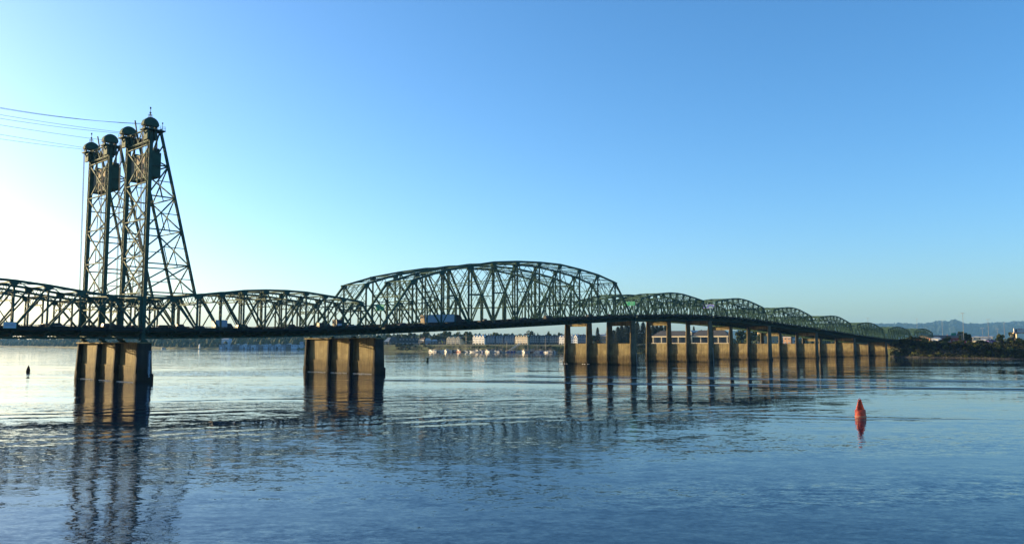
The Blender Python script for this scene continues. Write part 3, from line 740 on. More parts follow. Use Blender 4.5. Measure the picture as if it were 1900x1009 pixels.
# ------------------------------------------------------------------ vehicles on the bridges
def circ(x, z, r, n=12): return [(x + r * math.cos(2 * math.pi * k / n), z + r * math.sin(2 * math.pi * k / n)) for k in range(n)]
def wheels(root, xs, r, half, w=0.24):
    for x in xs:
        for y in (-half, half):
            m = MB(); m.prism(circ(x, r, r), y - w / 2, y + w / 2); o = m.build('wheel', 'tyre', root)
            m = MB(); m.prism(circ(x, r, r * 0.55, 8), y - w / 2 - 0.02, y + w / 2 + 0.02); m.build('rim', 'chrome', o)
def car(label, paint, kind):
    r = thing('car' if kind != 'van' else 'van', label, {'sedan': 'car', 'suv': 'car', 'van': 'van', 'pickup': 'pickup truck'}[kind], group='vehicles crossing the bridges')
    if kind == 'sedan':
        body = [(-2.25, .35), (2.25, .35), (2.3, .6), (2.2, .78), (1.1, .92), (-1.5, .95), (-2.25, .9), (-2.32, .6)]; cab = [(-1.75, .93), (1.05, .93), (.45, 1.36), (.2, 1.42), (-.9, 1.42), (-1.15, 1.38)]
    elif kind == 'suv':
        body = [(-2.3, .4), (2.3, .4), (2.35, .75), (2.25, .98), (1.2, 1.08), (-2.25, 1.1), (-2.35, .7)]; cab = [(-2.22, 1.08), (1.2, 1.08), (.55, 1.66), (.3, 1.74), (-1.95, 1.72), (-2.1, 1.66)]
    elif kind == 'van':
        body = [(-2.7, .4), (2.6, .4), (2.65, .9), (2.4, 1.15), (1.7, 1.2), (-2.7, 1.2)]; cab = [(-2.68, 1.18), (1.75, 1.18), (1.0, 2.05), (.7, 2.12), (-2.5, 2.12), (-2.66, 2.05)]
    else:
        body = [(-2.8, .5), (2.7, .5), (2.75, .85), (2.6, 1.1), (1.3, 1.2), (-2.8, 1.15)]; cab = [(-.7, 1.13), (1.3, 1.17), (.75, 1.8), (.5, 1.86), (-.5, 1.86), (-.66, 1.8)]
    m = MB(); m.prism(body, -.9, .9); m.build('body', paint, r)
    m = MB(); m.prism(cab, -.74, .74); c = m.build('windows', 'glass', r)
    xs = [p[0] for p in cab]; zt = max(p[1] for p in cab)
    m = MB(); top = [p for p in cab if p[1] > zt - 0.12]; a, b = min(p[0] for p in top), max(p[0] for p in top)
    m.box(a, b, -.72, .72, zt - .03, zt + .03)
    for x0, z0, x1, z1 in ((cab[1][0], cab[1][1], b, zt), (cab[0][0], cab[0][1], a, zt), ((a + b) / 2, cab[0][1], (a + b) / 2 + .05, zt)):
        for y in (-.745, .745): m.beam((x0, y, z0), (x1, y, z1), .05, .09)
    m.build('roof', paint, r)
    m = MB(); m.box(body[1][0] - .02, body[1][0] + .06, -.88, .88, .38, .6); m.box(body[0][0] - .08, body[0][0] + .02, -.88, .88, .38, .6); m.build('bumper', 'grey', r)
    for y in (-.62, .62):
        m = MB(); m.box(body[2][0] - .12, body[2][0] + .01, y - .18, y + .18, .62, .76); m.build('headlight', 'white', r)
    wheels(r, (-1.4, 1.4), .34 if kind in ('sedan',) else .39, .8)
    return r
def box_truck(label, boxmat, cabmat, blen=4.2, bh=2.5, stripe=None):
    r = thing('box_truck', label, 'box truck', group='vehicles crossing the bridges')
    m = MB(); m.box(-blen, 0, -1.2, 1.2, .95, .95 + bh); b = m.build('cargo_box', boxmat, r)
    m = MB()
    for x in (-blen, 0):
        m.box(x - .04, x + .04, -1.22, 1.22, .93, 1.02); m.box(x - .04, x + .04, -1.22, 1.22, .9 + bh, .98 + bh)
        for y in (-1.19, 1.19): m.box(x - .05, x + .05, y - .05, y + .05, .95, .95 + bh)
    m.build('box_frame', 'grey', b)
    if stripe: m = MB(); m.box(-blen + .3, -.3, -1.215, -1.2, 1.0, 1.75); m.build('side_stripe', stripe, b)
    m = MB(); m.prism([(.1, .6), (2.1, .6), (2.15, 1.1), (1.9, 1.35), (1.35, 2.15), (.1, 2.2)], -1.05, 1.05); c = m.build('cab', cabmat, r)
    m = MB(); m.prism([(1.93, 1.38), (1.96, 1.4), (1.42, 2.1), (1.38, 2.08)], -.9, .9); m.box(.5, 1.3, -1.07, 1.07, 1.4, 1.95); m.build('windscreen', 'glass', c)
    m = MB(); m.box(-blen, 2.0, -.5, .5, .55, .9); m.build('chassis', 'black', r)
    wheels(r, (-blen + 1.0, 1.2), .45, .95)
    return r
def semi(label):
    r = thing('semi_trailer_truck', label, 'semi-trailer truck', group='vehicles crossing the bridges')
    m = MB(); m.box(-16.0, -.4, -1.28, 1.28, 1.18, 4.05); b = m.build('trailer_box', 'truckwhite', r)
    m = MB(); m.box(-16.03, -.37, -1.3, 1.3, 4.0, 4.12); m.box(-16.03, -.37, -1.3, 1.3, 1.08, 1.2)
    for x in (-16.0, -.4): m.box(x - .05, x + .05, -1.31, 1.31, 1.1, 4.1)
    m.build('trailer_rail', 'darkcar', b)
    m = MB(); m.box(-16.08, -16.02, -1.2, 1.2, 1.25, 3.95); d = m.build('rear_door', 'tanwall', b)
    m = MB()
    for y in (-.6, 0, .6): m.box(-16.13, -16.07, y - .03, y + .03, 1.25, 3.95)
    m.build('door_bar', 'grey', d)
    m = MB(); m.box(-15.6, -10, -.55, .55, .75, 1.1); m.box(-4, 5.6, -.5, .5, .65, 1.0); m.build('chassis', 'black', r)
    m = MB(); m.prism([(.4, .9), (5.6, .9), (5.7, 1.5), (5.4, 1.9), (3.6, 2.1), (3.2, 3.0), (2.7, 3.5), (1.0, 3.95), (.4, 3.9)], -1.15, 1.15); c = m.build('tractor_cab', 'black', r)
    m = MB(); m.prism([(3.66, 2.12), (3.7, 2.14), (3.27, 3.0), (3.22, 2.98)], -1.0, 1.0); m.box(2.1, 3.0, -1.17, 1.17, 2.15, 2.85); m.build('windscreen', 'glass', c)
    for y in (-1.0, 1.0): m = MB(); m.beam((.25, y, 1.0), (.25, y, 4.2), .12, .12); m.build('exhaust_stack', 'chrome', c)
    wheels(r, (-15.0, -13.7, -.9, .4, 4.6), .5, 1.0, .35)
    return r
def drive(o, px, t):
    s = s_at(px, 600, t); o.location = (*br(s, t), zl(s) + 0.085)
    sl = (zl(s + 4) - zl(s - 4)) / 8; o.rotation_euler = (0, -math.atan(sl), ROT)
T_ = box_truck('small white box truck on the first low span right of the towers', 'truckwhite', 'darkcar', 3.6, 2.2); drive(T_, 418, 3.2)
T_ = box_truck('dark box truck with a pale lower side panel, left foot of the tall hump', 'darkcar', 'darkcar', 2.6, 2.2, 'bluewhite'); drive(T_, 633, 3.2)
drive(semi('long semi-trailer with pale blue-white side and black tractor on the tall hump'), 842, 4.0)
for px, t, p, k, lb in [(26, 3.2, 'darkcar', 'sedan', 'dark saloon car at the left edge behind the pale blue panel'), (88, 3.2, 'black', 'sedan', 'black car on the lift span right of the pale blue panel'), (106, 6.8, 'grey', 'suv', 'grey suv on the lift span, midway to the towers'),
        (206, 3.2, 'black', 'suv', 'black suv under the lift towers, leading one'), (222, 3.2, 'darkcar', 'sedan', 'dark car following between the lift tower columns'), (253, 6.8, 'redcar', 'sedan', 'dark red car just left of the tall tower column'),
        (333, 6.8, 'darkcar', 'pickup', 'dark pickup on the span right of the towers'), (372, 3.2, 'silver', 'sedan', 'silver car just left of the white box truck'), (452, 3.2, 'black', 'suv', 'black suv right of the white box truck'),
        (541, 3.2, 'darkcar', 'suv', 'dark suv left of the van near the low span end'), (580, 3.2, 'black', 'sedan', 'low black car left of the dark van'), (603, 3.2, 'darkcar', 'van', 'dark van just left of the dark box truck'),
        (652, 6.8, 'silver', 'sedan', 'silver car right of the dark box truck'), (748, 3.2, 'bluecar', 'sedan', 'blue car behind the semi-trailer on the hump'), (898, 6.8, 'darkcar', 'pickup', 'dark pickup ahead of the semi-trailer'),
        (945, 3.2, 'black', 'sedan', 'black car at the middle of the tall hump'), (973, 3.2, 'darkcar', 'suv', 'dark suv right of the hump middle'), (1018, 3.2, 'black', 'van', 'black van on the right half of the tall hump'),
        (1062, 6.8, 'grey', 'sedan', 'grey car near the right end of the hump'), (1096, 3.2, 'darkcar', 'suv', 'dark suv at the right foot of the tall hump')]:
    drive(car(lb, p, k), px, t)
for px, t, p, k, lb in [(160, 31, 'grey', 'suv', 'grey suv on the farther bridge behind the tower pier'), (300, 34, 'darkcar', 'van', 'dark van on the farther bridge right of the towers'), (480, 31, 'silver', 'sedan', 'silver car on the farther bridge behind the low span'), (1130, 31, 'redcar', 'suv', 'red suv on the farther bridge right of the hump')]:
    o = car(lb, p, k); drive(o, px, t); o.rotation_euler = (0, -o.rotation_euler[1], ROT + math.pi)

# ------------------------------------------------------------------ signs on the bridge
def board(name, label, s, t, z, wid, hgt, m, lines, facing='n', group=None):
    r = thing(name, label, 'sign', (*br(s, t), z), ROT, group)
    b = MB()
    if facing == 'n': b.box(-.06, .06, -wid / 2, wid / 2, -hgt / 2, hgt / 2)
    else: b.box(-wid / 2, wid / 2, -.06, .06, -hgt / 2, hgt / 2)
    b.build('sign_panel', m, r)
    f = MB()
    if facing == 'n':
        for a in (-wid / 2, wid / 2): f.box(-.1, .05, a - .06, a + .06, -hgt / 2, hgt / 2)
        for a in (-hgt / 2, hgt / 2): f.box(-.1, .05, -wid / 2, wid / 2, a - .05, a + .05)
    else:
        for a in (-wid / 2, wid / 2): f.box(a - .04, a + .04, -.09, .02, -hgt / 2, hgt / 2)
        for a in (-hgt / 2, hgt / 2): f.box(-wid / 2, wid / 2, -.09, .02, a - .04, a + .04)
    f.build('sign_frame', 'signtext' if m != 'signblue' else 'bluewhite', r)
    for y0, y1, z0, z1 in lines:
        q = MB()
        if facing == 'n': q.box(-.09, -.05, y0 * wid, y1 * wid, z0 * hgt, z1 * hgt)
        else: q.box(y0 * wid, y1 * wid, -.085, -.05, z0 * hgt, z1 * hgt)
        q.build('lettering_line', 'signtext' if m != 'bluewhite' else 'grey', r)
    for a in (-.3, .3):
        h = MB()
        if facing == 'n': h.beam((.15, a * wid, -hgt / 2), (.15, a * wid, hgt / 2 + .5), .08, .1)
        else: h.beam((a * wid, .12, -hgt / 2), (a * wid, .12, hgt / 2), .08, .1)
        h.build('sign_bracket', 'barrier', r)
board('highway_sign', 'bright green highway sign on the left portal of the tall hump', 90.4, 10.6, zl(91) + 7.3, 4.6, 2.1, 'signgreen', [(.05, .44, .2, .33), (-.43, -.12, .2, .33), (-.18, .2, -.08, .03), (-.2, .22, -.36, -.29)])
board('highway_sign', 'wide green highway sign with white lettering right of the tall hump', 246.6, 4.9, zl(247) + 6.6, 7.2, 2.0, 'signgreen', [(.08, .42, .14, .3), (-.4, -.1, .14, .3), (.12, .42, -.3, -.16), (-.38, -.08, -.3, -.16)])
board('highway_sign', 'dark blue road sign over the start of the second low arch', 328.2, 3.4, zl(328) + 6.3, 7.4, 2.1, 'signblue', [(.1, .4, .0, .3), (-.35, -.05, -.3, -.05)])
s_ = s_at(18, 604, -2.5)
board('notice_panel', 'pale blue notice panel fixed outside the railing at far left', s_, -2.52, zl(s_) + .95, 2.7, 1.45, 'bluewhite', [(-.42, .42, .2, .26), (-.42, .35, .02, .08), (-.42, .4, -.16, -.1)], 'w')

# ------------------------------------------------------------------ buoys
p = water_at(1597, 775)
r = thing('nun_buoy', 'red nun buoy with finned cone top floating on blue water', 'buoy', p)
m = MB(); m.lathe([(.25, -1.2), (.72, -.6), (.76, 0), (.74, .25)], 20); m.build('float_base', 'red', r)
m = MB(); m.lathe([(.765, .12), (.775, .16), (.775, .3), (.765, .34)], 20); m.build('rub_band', 'redtop', r)
m = MB(); m.lathe([(.73, .25), (.71, 1.12), (.66, 1.18), (.3, 1.2)], 20); m.build('drum', 'red', r)
for k in range(4):
    a = math.pi / 4 * 2 * k + R(28); c, s = math.cos(a), math.sin(a)
    m = MB(); pr = [(.02, 1.18), (.70, 1.18), (.66, 1.36), (.25, 2.5), (.02, 2.56)]; nx, ny = -s * .025, c * .025
    m.add([(c * x + nx, s * x + ny, z) for x, z in pr] + [(c * x - nx, s * x - ny, z) for x, z in pr], [tuple(range(5)), tuple(range(9, 4, -1))] + [(i, i + 5, (i + 1) % 5 + 5, (i + 1) % 5) for i in range(5)])
    m.build('cone_fin', 'red', r)
m = MB(); m.lathe([(.06, 1.15), (.06, 2.55)], 8); m.build('centre_rod', 'red', r)
m = MB(); m.lathe([(.24, 2.48), (.25, 2.52), (.24, 2.6)], 12)
for k in range(8): m.beam((.1 * math.cos(k * .785), 0, 2.7 + .1 * math.sin(k * .785)), (.1 * math.cos((k + 1) * .785), 0, 2.7 + .1 * math.sin((k + 1) * .785)), .04, .04)
m.build('lifting_ring', 'red', r); r.rotation_euler = (R(2), R(-2), 0)
p = water_at(52, 690)
r = thing('nun_buoy', 'small dark pointed buoy on the pale water far left', 'buoy', p)
m = MB(); m.lathe([(.4, -1), (.78, 0), (.78, .9), (.7, 1.2)], 16); m.build('drum', 'darkred', r)
m = MB(); m.lathe([(.7, 1.2), (.5, 1.9), (.2, 2.55), (.05, 2.75)], 16); m.build('cone_top', 'darkred', r)
m = MB(); m.beam((0, 0, 2.7), (0, 0, 2.95), .1, .1); m.build('lifting_ring', 'darkred', r); r.rotation_euler = (0, R(3), 0); r.scale = (.85, .85, .88)
p = water_at(793, 671)
r = thing('can_buoy', 'small dark can buoy on the water between the wall pier and the column pier', 'buoy', p)
m = MB(); m.lathe([(.4, -1), (.72, 0), (.72, .8)], 16); m.build('float_base', 'darkgreen', r)
m = MB(); m.lathe([(.5, .8), (.5, 1.3), (.68, 1.45), (.68, 2.4), (.4, 2.5)], 16); m.build('can_top', 'darkgreen', r); r.rotation_euler = (0, R(5), 0)

# churned water along the upstream pier feet
def foam(label_px, s, t0, t1, ds):
    m = MB()
    for i in range(int((t1 - t0) * 7)):
        t = random.uniform(t0, t1); x = s + random.gauss(-ds, .18); w, h = random.uniform(.1, .35), random.uniform(.03, .16)
        m.lathe([(w, 0), (w * .8, h * .7), (w * .2, h)], 6, (x, t, -.02))
    tag(m.build('white_foam', 'foam', None, (*br(0, 0), 0), ROT), kind='stuff')
for i in (0, 1):
    for k in range(3): foam(0, PS[i], TS[k] + 1.1, TS[k + 1] - 1.1, 1.25)
foam(0, PS[2], TS[2] - 2, TS[2] + 2.5, 2.9); foam(0, PS[2], TS[3] - 2.5, TS[3] + 3, 3.0)

# ------------------------------------------------------------------ trees and shrubs
def leafset(mb, blobs, n, size, flat=0.0, shell=0.55):
    for i in range(n):
        (cx, cy, cz), (rx, ry, rz) = random.choice(blobs)
        while True:
            x, y, z = (random.uniform(-1, 1) for _ in range(3)); d = x * x + y * y + z * z
            if shell * shell < d < 1: break
        c = Vector((cx + x * rx, cy + y * ry, cz + z * rz)); a = Vector((random.gauss(0, 1), random.gauss(0, 1), random.gauss(0, 1) * (1 - flat))).normalized()
        b = a.orthogonal().normalized(); b.rotate(__import__('mathutils').Quaternion(a, random.uniform(0, 6.28))); d_ = a.cross(b)
        s1, s2 = size * random.uniform(.55, 1.3), size * random.uniform(.4, .9)
        k = len(mb.v); mb.v += [tuple(c + b * s1), tuple(c + d_ * s2), tuple(c - b * s1 * .9), tuple(c - d_ * s2)]; mb.f.append((k, k + 1, k + 2, k + 3))
def broadleaf(name, m, h, w, n, trunk_h, seed, size=.75):
    random.seed(seed); r = thing(name, 'proto', 'tree')
    t = MB(); t.lathe([(.38, -.5), (.3, .4), (.2, trunk_h), (.12, h * .62), (.03, h * .85)], 7)
    blobs = [((0, 0, h * .62), (w * .3, w * .3, h * .34))]
    for k in range(9):
        a = k * 2.4 + random.uniform(-.4, .4); rr = w * random.uniform(.18, .36); zz = h * random.uniform(.34, .84)
        rr *= 1.1 - .5 * max(0, (zz / h - .55))
        e = (math.cos(a) * rr, math.sin(a) * rr, zz); sz = w * random.uniform(.13, .22)
        blobs.append((e, (sz, sz, sz * random.uniform(.7, 1.1)))); t.beam((0, 0, min(zz - 1, trunk_h + k * .3)), e, .13, .13)
    t.build('trunk', 'bark', r); c = MB(); leafset(c, blobs, n, size); c.build('crown', m, r)
    return r
def conifer(name, m, h, w, n, seed, size=.7):
    random.seed(seed); r = thing(name, 'proto', 'tree')
    t = MB(); t.lathe([(.34, -.5), (.28, h * .1), (.05, h * .97)], 7); c = MB()
    for i in range(n):
        f = random.random() ** 1.25; z = h * (.1 + .9 * f); tier = (f * 9) % 1; rad = (w / 2) * (1 - f) ** .6 * (1.0 - .36 * tier) + .12
        a = random.uniform(0, 6.283); q = rad * math.sqrt(random.uniform(.25, 1)); ca, sa = math.cos(a), math.sin(a)
        p0 = Vector((ca * q, sa * q, z - q * .22)); o = Vector((ca, sa, -.35)).normalized(); u = Vector((-sa, ca, 0))
        l_, w_ = size * random.uniform(.7, 1.5), size * random.uniform(.25, .6)
        k = len(c.v); c.v += [tuple(p0 - o * l_ * .6), tuple(p0 + u * w_ + Vector((0, 0, random.uniform(-.2, .2)))), tuple(p0 + o * l_), tuple(p0 - u * w_)]; c.f.append((k, k + 1, k + 2, k + 3))
    for k in range(10):
        z = h * (.12 + .08 * k); a = k * 2.4; t.beam((0, 0, z), (math.cos(a) * w * .3 * (1 - z / h), math.sin(a) * w * .3 * (1 - z / h), z - .3), .07, .07)
    t.build('trunk', 'bark', r); c.build('crown', m, r)
    return r
def shrub(name, m, seed, n=300):
    random.seed(seed); r = thing(name, 'proto', 'shrub'); t = MB()
    blobs = []
    for k in range(6):
        a = k * 1.05 + random.uniform(-.3, .3); q = random.uniform(.3, 1.1); e = (math.cos(a) * q, math.sin(a) * q, random.uniform(.9, 2.1)); sz = random.uniform(.55, .95)
        blobs.append((e, (sz, sz, sz * .9))); t.beam((0, 0, -.3), e, .07, .07)
    t.build('stem', 'bark', r); c = MB(); leafset(c, blobs, n, .34, shell=.3); c.build('foliage', m, r)
    return r
PR = {'b1': (broadleaf('broadleaf_tree', 'leaf', 12, 10, 1100, 3.2, 1), 12, 10), 'b2': (broadleaf('broadleaf_tree', 'leaf', 14, 9.5, 1100, 3.6, 2), 14, 9.5), 'b3': (broadleaf('broadleaf_tree', 'leaf', 10, 10.5, 1000, 2.6, 3), 10, 10.5),
      'p1': (broadleaf('poplar_tree', 'leafy', 11, 6, 900, 1.2, 4, .6), 11, 6), 'y1': (broadleaf('yellow_green_tree', 'leafy', 9, 7, 800, 1.8, 5, .6), 9, 7),
      'c1': (conifer('conifer_tree', 'needle', 22, 8.5, 1700, 6, 1.05), 22, 5.8), 'c2': (conifer('conifer_tree', 'needle', 20, 9.0, 1600, 7, 1.05), 20, 6.4), 's1': (shrub('shrub', 'bush', 8), 2.9, 3.2), 's2': (shrub('shrub', 'leafy', 9, 260), 2.9, 3.2)}
USED = set(); random.seed(21)
def plant(k, loc, h, w, label, group=None):
    pr, h0, w0 = PR[k]; sc = (w / w0, w / w0, h / h0); rz = random.uniform(0, 6.28)
    if k not in USED:
        USED.add(k); pr.location = loc; pr.rotation_euler = (0, 0, rz); pr.scale = sc; pr['label'] = label
        if group: pr['group'] = group
        return pr
    return dup(pr, loc, rz, label, group, sc)
def ptree(k, px, ytop, wpx, Y, label, zb=9.3, group=None):
    g = at(px, 640, Y); top = at(px, ytop, Y).z
    return plant(k, (g.x, Y, zb), top - zb, wpx * Y / F_PX, label, group)
YE = [(640, 1150), (700, 1100), (741, 1075), (901, 990), (1029, 947), (1193, 890), (1400, 815), (1660, 740)]
def ye(px): return lerp_table(YE, px)

# ------------------------------------------------------------------ houses on the far bank
def wmesh(w, h):
    key = (round(w, 2), round(h, 2))
    if key not in WM:
        m = MB(); m.box(-w / 2, w / 2, -.05, .02, -h / 2, h / 2); g = m.mesh('window', 'glass')
        f = MB()
        for a in (-w / 2, w / 2): f.box(a - .07, a + .07, -.11, .02, -h / 2 - .07, h / 2 + .07)
        for a in (-h / 2, h / 2): f.box(-w / 2, w / 2, -.105, .02, a - .07, a + .07)
        f.box(-.035, .035, -.1, 0, -h / 2, h / 2)
        WM[key] = (g, f.mesh('window_frame', 'white'))
    return WM[key]
WM = {}
def window(par, x, y, z, w, h, rz=0, frame=True):
    g, f = wmesh(w, h); o = put('window', g, par, (x, y, z), rz)
    if frame: put('frame', f, o)
def gabled_row(label, px0, px1, ytop, ybase, Y, yaw, wallm, roofm, n, floors=2, depth=11, group='townhouses above the marina', dark_base=True):
    """row of narrow gabled townhouses; front faces local -y"""
    g = at((px0 + px1) / 2, ybase, Y); zb = 9.4
    Wd = (px1 - px0) / F_PX * Y / math.cos(R(yaw)); top = at(px0, ytop, Y).z
    r = thing('townhouse_row', label, 'townhouses', (g.x, Y, zb), R(yaw), group)
    H = top - zb; he = H * .70; bw = Wd / n
    m = MB(); m.box(-Wd / 2, Wd / 2, 0, depth, -.5, he); b = m.build('wall', wallm, r)
    m = MB(); m.prismx([(-.35, he), (depth / 2, H * .97), (depth + .35, he)], -Wd / 2 - .2, Wd / 2 + .2); rf = m.build('roof', roofm, r)
    m = MB(); m.box(Wd * .2, Wd * .2 + .8, depth * .5 - .4, depth * .5 + .4, H * .9, H * 1.06); m.build('chimney', 'brick', rf)
    for i in range(n):
        x = -Wd / 2 + bw * (i + .5)
        m = MB(); m.prism([(x - bw * .42, he - .4), (x + bw * .42, he - .4), (x + bw * .42, he + H * .12), (x, H), (x - bw * .42, he + H * .12)], -.5, depth * .4); gb = m.build('gable', wallm, r)
        m = MB()
        for sx in (-1, 1): m.beam((x, -.1, H + .08), (x + sx * bw * .5, -.1, he + H * .07), 1.2, .18, (0, 1, 0))
        m.build('gable_roof', roofm, gb)
        window(r, x, -.55, he + H * .06, bw * .34, H * .12)
        for k in range(floors):
            z = he * (.46 + .34 * k) if floors == 2 else he * (.25 + .28 * k)
            window(r, x - bw * .2, -.04, z, bw * .25, H * .13); window(r, x + bw * .2, -.04, z, bw * .25, H * .13)
            m = MB(); m.box(x - bw * .42, x + bw * .42, -.9, 0, z - H * .115, z - H * .095); m.build('balcony', 'white' if wallm == 'cream' else wallm, r)
        m = MB(); m.box(x - bw * .36, x + bw * .36, -.06, .02, .1, he * .23); m.build('garage_door', 'darkwall' if dark_base else 'white', r)
        m = MB(); m.box(x - bw * .5 - .12, x - bw * .5 + .12, -.25, .05, 0, he); m.build('pilaster', wallm, r)
    return r
def house(label, px0, px1, ytop, ybase, Y, yaw, wallm, roofm, depth=9, pitch=.4, cat='house', nwin=3, floors=1, hip=True, group=None, zb=9.4, name='house'):
    g = at((px0 + px1) / 2, ybase, Y); Wd = (px1 - px0) / F_PX * Y / math.cos(R(yaw)); H = at(px0, ytop, Y).z - zb; he = H * (1 - pitch)
    r = thing(name, label, cat, (g.x, Y, zb), R(yaw), group)
    m = MB(); m.box(-Wd / 2, Wd / 2, 0, depth, -.8, he); m.build('wall', wallm, r)
    hx = min(Wd * .28, depth * .5) if hip else 0
    e = .5
    m = MB(); m.add([(-Wd / 2 - e, -e, he), (Wd / 2 + e, -e, he), (Wd / 2 + e, depth + e, he), (-Wd / 2 - e, depth + e, he), (-Wd / 2 - e + hx, depth / 2, H), (Wd / 2 + e - hx, depth / 2, H)],
              [(0, 1, 5, 4), (1, 2, 5), (2, 3, 4, 5), (3, 0, 4), (3, 2, 1, 0)]); rf = m.build('roof', roofm, r)
    m = MB(); m.box(-Wd / 2 - e, Wd / 2 + e, -e - .08, -e + .04, he - .3, he + .05); m.build('fascia', 'white' if wallm in ('white', 'cream', 'peach') else wallm, rf)
    m = MB(); m.box(Wd * .22, Wd * .22 + .7, depth * .5 - .35, depth * .5 + .35, H * .8, H + .7); m.build('chimney', 'brick', rf)
    for k in range(floors):
        z = he * (k + .55) / floors
        for i in range(nwin): window(r, -Wd / 2 + Wd * (i + .5) / nwin, -.03, z, min(1.8, Wd / nwin * .5), min(1.5, he / floors * .5))
    m = MB(); m.box(-.5 + Wd * .08, .5 + Wd * .08, -.07, .02, 0, min(2.1, he * .6)); d = m.build('door', 'brick', r)
    m = MB(); m.box(.3 + Wd * .08, .36 + Wd * .08, -.13, -.07, 1.0, 1.1); m.build('handle', 'chrome', d)
    return r
yb = lambda px: ye(px) + 32
gabled_row('bright white townhouse block with four round-topped gables', 877, 899, 621.3, 638.5, yb(888), -38, 'white', 'roof', 4)
gabled_row('blue-grey townhouse block next to the bright white block', 904, 918, 622, 638.5, yb(911) + 3, -12, 'bluewall', 'roof', 3)
gabled_row('middle blue-grey townhouse block with three gables', 920, 934, 622, 638.5, yb(927) + 3, -12, 'bluewall', 'roof', 3)
gabled_row('right blue-grey townhouse block behind the gangway', 936, 954, 622, 638.5, yb(945) + 3, -12, 'bluewall', 'roof', 4)
gabled_row('cream townhouse block with five lit gables above the gangway', 956, 979, 621, 638.5, yb(968), -38, 'cream', 'roof', 5)
gabled_row('left slate-grey townhouse block right of the cream block', 983, 1000, 621.5, 638.8, yb(991) + 3, -8, 'greywall', 'roof', 4)
gabled_row('middle slate-grey townhouse block behind the tallest right mast', 1002, 1018, 621.5, 638.8, yb(1010) + 3, -8, 'greywall', 'roof', 4)
gabled_row('right slate-grey townhouse block nearest the column pier', 1020, 1037, 621.8, 638.8, yb(1028) + 3, -8, 'greywall', 'roof', 4)
gabled_row('pale townhouse block partly hidden by the leftmost pier column', 1038, 1052, 621.5, 638.8, yb(1045), -38, 'white', 'roof', 3)
gabled_row('white townhouse pair seen between the first two pier columns', 1058, 1071, 620, 638.0, yb(1064), -38, 'white', 'roof', 2)
gabled_row('dark blue townhouse seen between the first two pier columns', 1073, 1086, 620, 638.0, yb(1080) + 3, -8, 'bluewall', 'roof', 3)
house('brown house with pale awning posts seen between the pier columns', 1108, 1124, 619.5, 637.5, ye(1116) + 25, -38, 'peach', 'roofpale', 9, .15, nwin=3, floors=2)
house('low house with a long sloping green-grey roof at the left of the near bank', 712, 728, 626, 640, yb(720) + 8, -20, 'darkwall', 'roofpale', 12, .6, nwin=3)
house('dark gabled house left of the long dark row', 722, 738, 624.5, 639, yb(730) + 4, 10, 'darkwall', 'roof', 12, .62, nwin=3)
gabled_row('long low dark terrace with small pale windows on the grassy bank', 740, 776, 626.5, 638.5, yb(758), 5, 'darkwall', 'roof', 6, 1)
house('peach lit house with white window bands beside the dark terrace', 776, 787, 626.5, 638.8, yb(782), -38, 'peach', 'roofbrown', 8, .35, nwin=3, floors=2)
house('dark blue house with grey roof right of the peach house', 789, 800, 627, 638.5, yb(795) + 3, 5, 'bluewall', 'roofpale', 9, .4, nwin=2, floors=2)
house('grey-green house with flat front behind the first masts', 801, 812, 629.5, 638.3, yb(807), 5, 'greywall', 'roofpale', 9, .3, nwin=2)
house('dark slate house right of the grey-green house', 813, 827, 628.5, 638.5, yb(820) + 3, 5, 'darkwall', 'roof', 9, .35, nwin=3)
gabled_row('pale yellow tiered apartment house with stepped balconies', 828, 854, 624, 641, yb(841) - 4, -30, 'cream', 'roofbrown', 3, 2)
# riverside pavilions behind the column piers
def pavilion(label, px0, px1, Y, zt, zf):
    g = at((px0 + px1) / 2, 636, Y); Wd = (px1 - px0) / F_PX * Y / math.cos(R(34)); zb = 9.4
    r = thing('pavilion', label, 'restaurant', (g.x, Y, zb), R(-34), 'riverside pavilions behind the piers')
    zd, ze = 1.9, zf - zb
    m = MB(); m.box(-Wd / 2 - 2, Wd / 2 + 2, -3, 13, zd - .7, zd); m.build('deck', 'cream', r)
    m = MB(); m.box(-Wd / 2 + .6, Wd / 2 - .6, .9, 12, -.5, ze - .1); w = m.build('wall', 'darkwall', r)
    m = MB(); m.box(-Wd / 2 - .8, Wd / 2 + .8, -1.0, 12.8, ze - .2, ze + 1.1); m.build('fascia', 'cream', r)
    m = MB(); m.add([(-Wd / 2 - .9, -1.1, ze + 1.1), (Wd / 2 + .9, -1.1, ze + 1.1), (Wd / 2 + .9, 13, ze + 1.1), (-Wd / 2 - .9, 13, ze + 1.1), (-Wd * .34, 6, zt - zb), (Wd * .36, 6, zt - zb)], [(0, 1, 5, 4), (1, 2, 5), (2, 3, 4, 5), (3, 0, 4)]); rf = m.build('roof', 'roof', r)
    n = 4
    for i in range(n + 1):
        x = -Wd / 2 + .4 + (Wd - .8) * i / n
        m = MB(); m.box(x - .35, x + .35, -.6, .1, zd, ze - .2); m.build('post', 'cream', r)
        if i < n: window(r, x + (Wd - .8) / n / 2, .86, (zd + ze) / 2, (Wd - .8) / n * .8, (ze - zd) * .8, 0, False)
    m = MB()
    for h in (.55, 1.05): m.beam((-Wd / 2 - 1.9, -2.9, zd + h), (Wd / 2 + 1.9, -2.9, zd + h), .06, .06)
    for i in range(21):
        x = -Wd / 2 - 1.9 + (Wd + 3.8) * i / 20; m.beam((x, -2.9, zd), (x, -2.9, zd + 1.05), .07, .07)
    m.build('railing', 'timber', r)
    for i in range(6):
        x = -Wd / 2 - 1 + (Wd + 2) * i / 5; m = MB(); m.beam((x, -2.6, -6), (x, -2.6, zd - .7), .35, .35); m.build('pile', 'timber', r)
pavilion('dark hip-roofed pavilion with cream fascia behind the second pier, left one', 1215, 1271, 872, 24.6, 17.8)
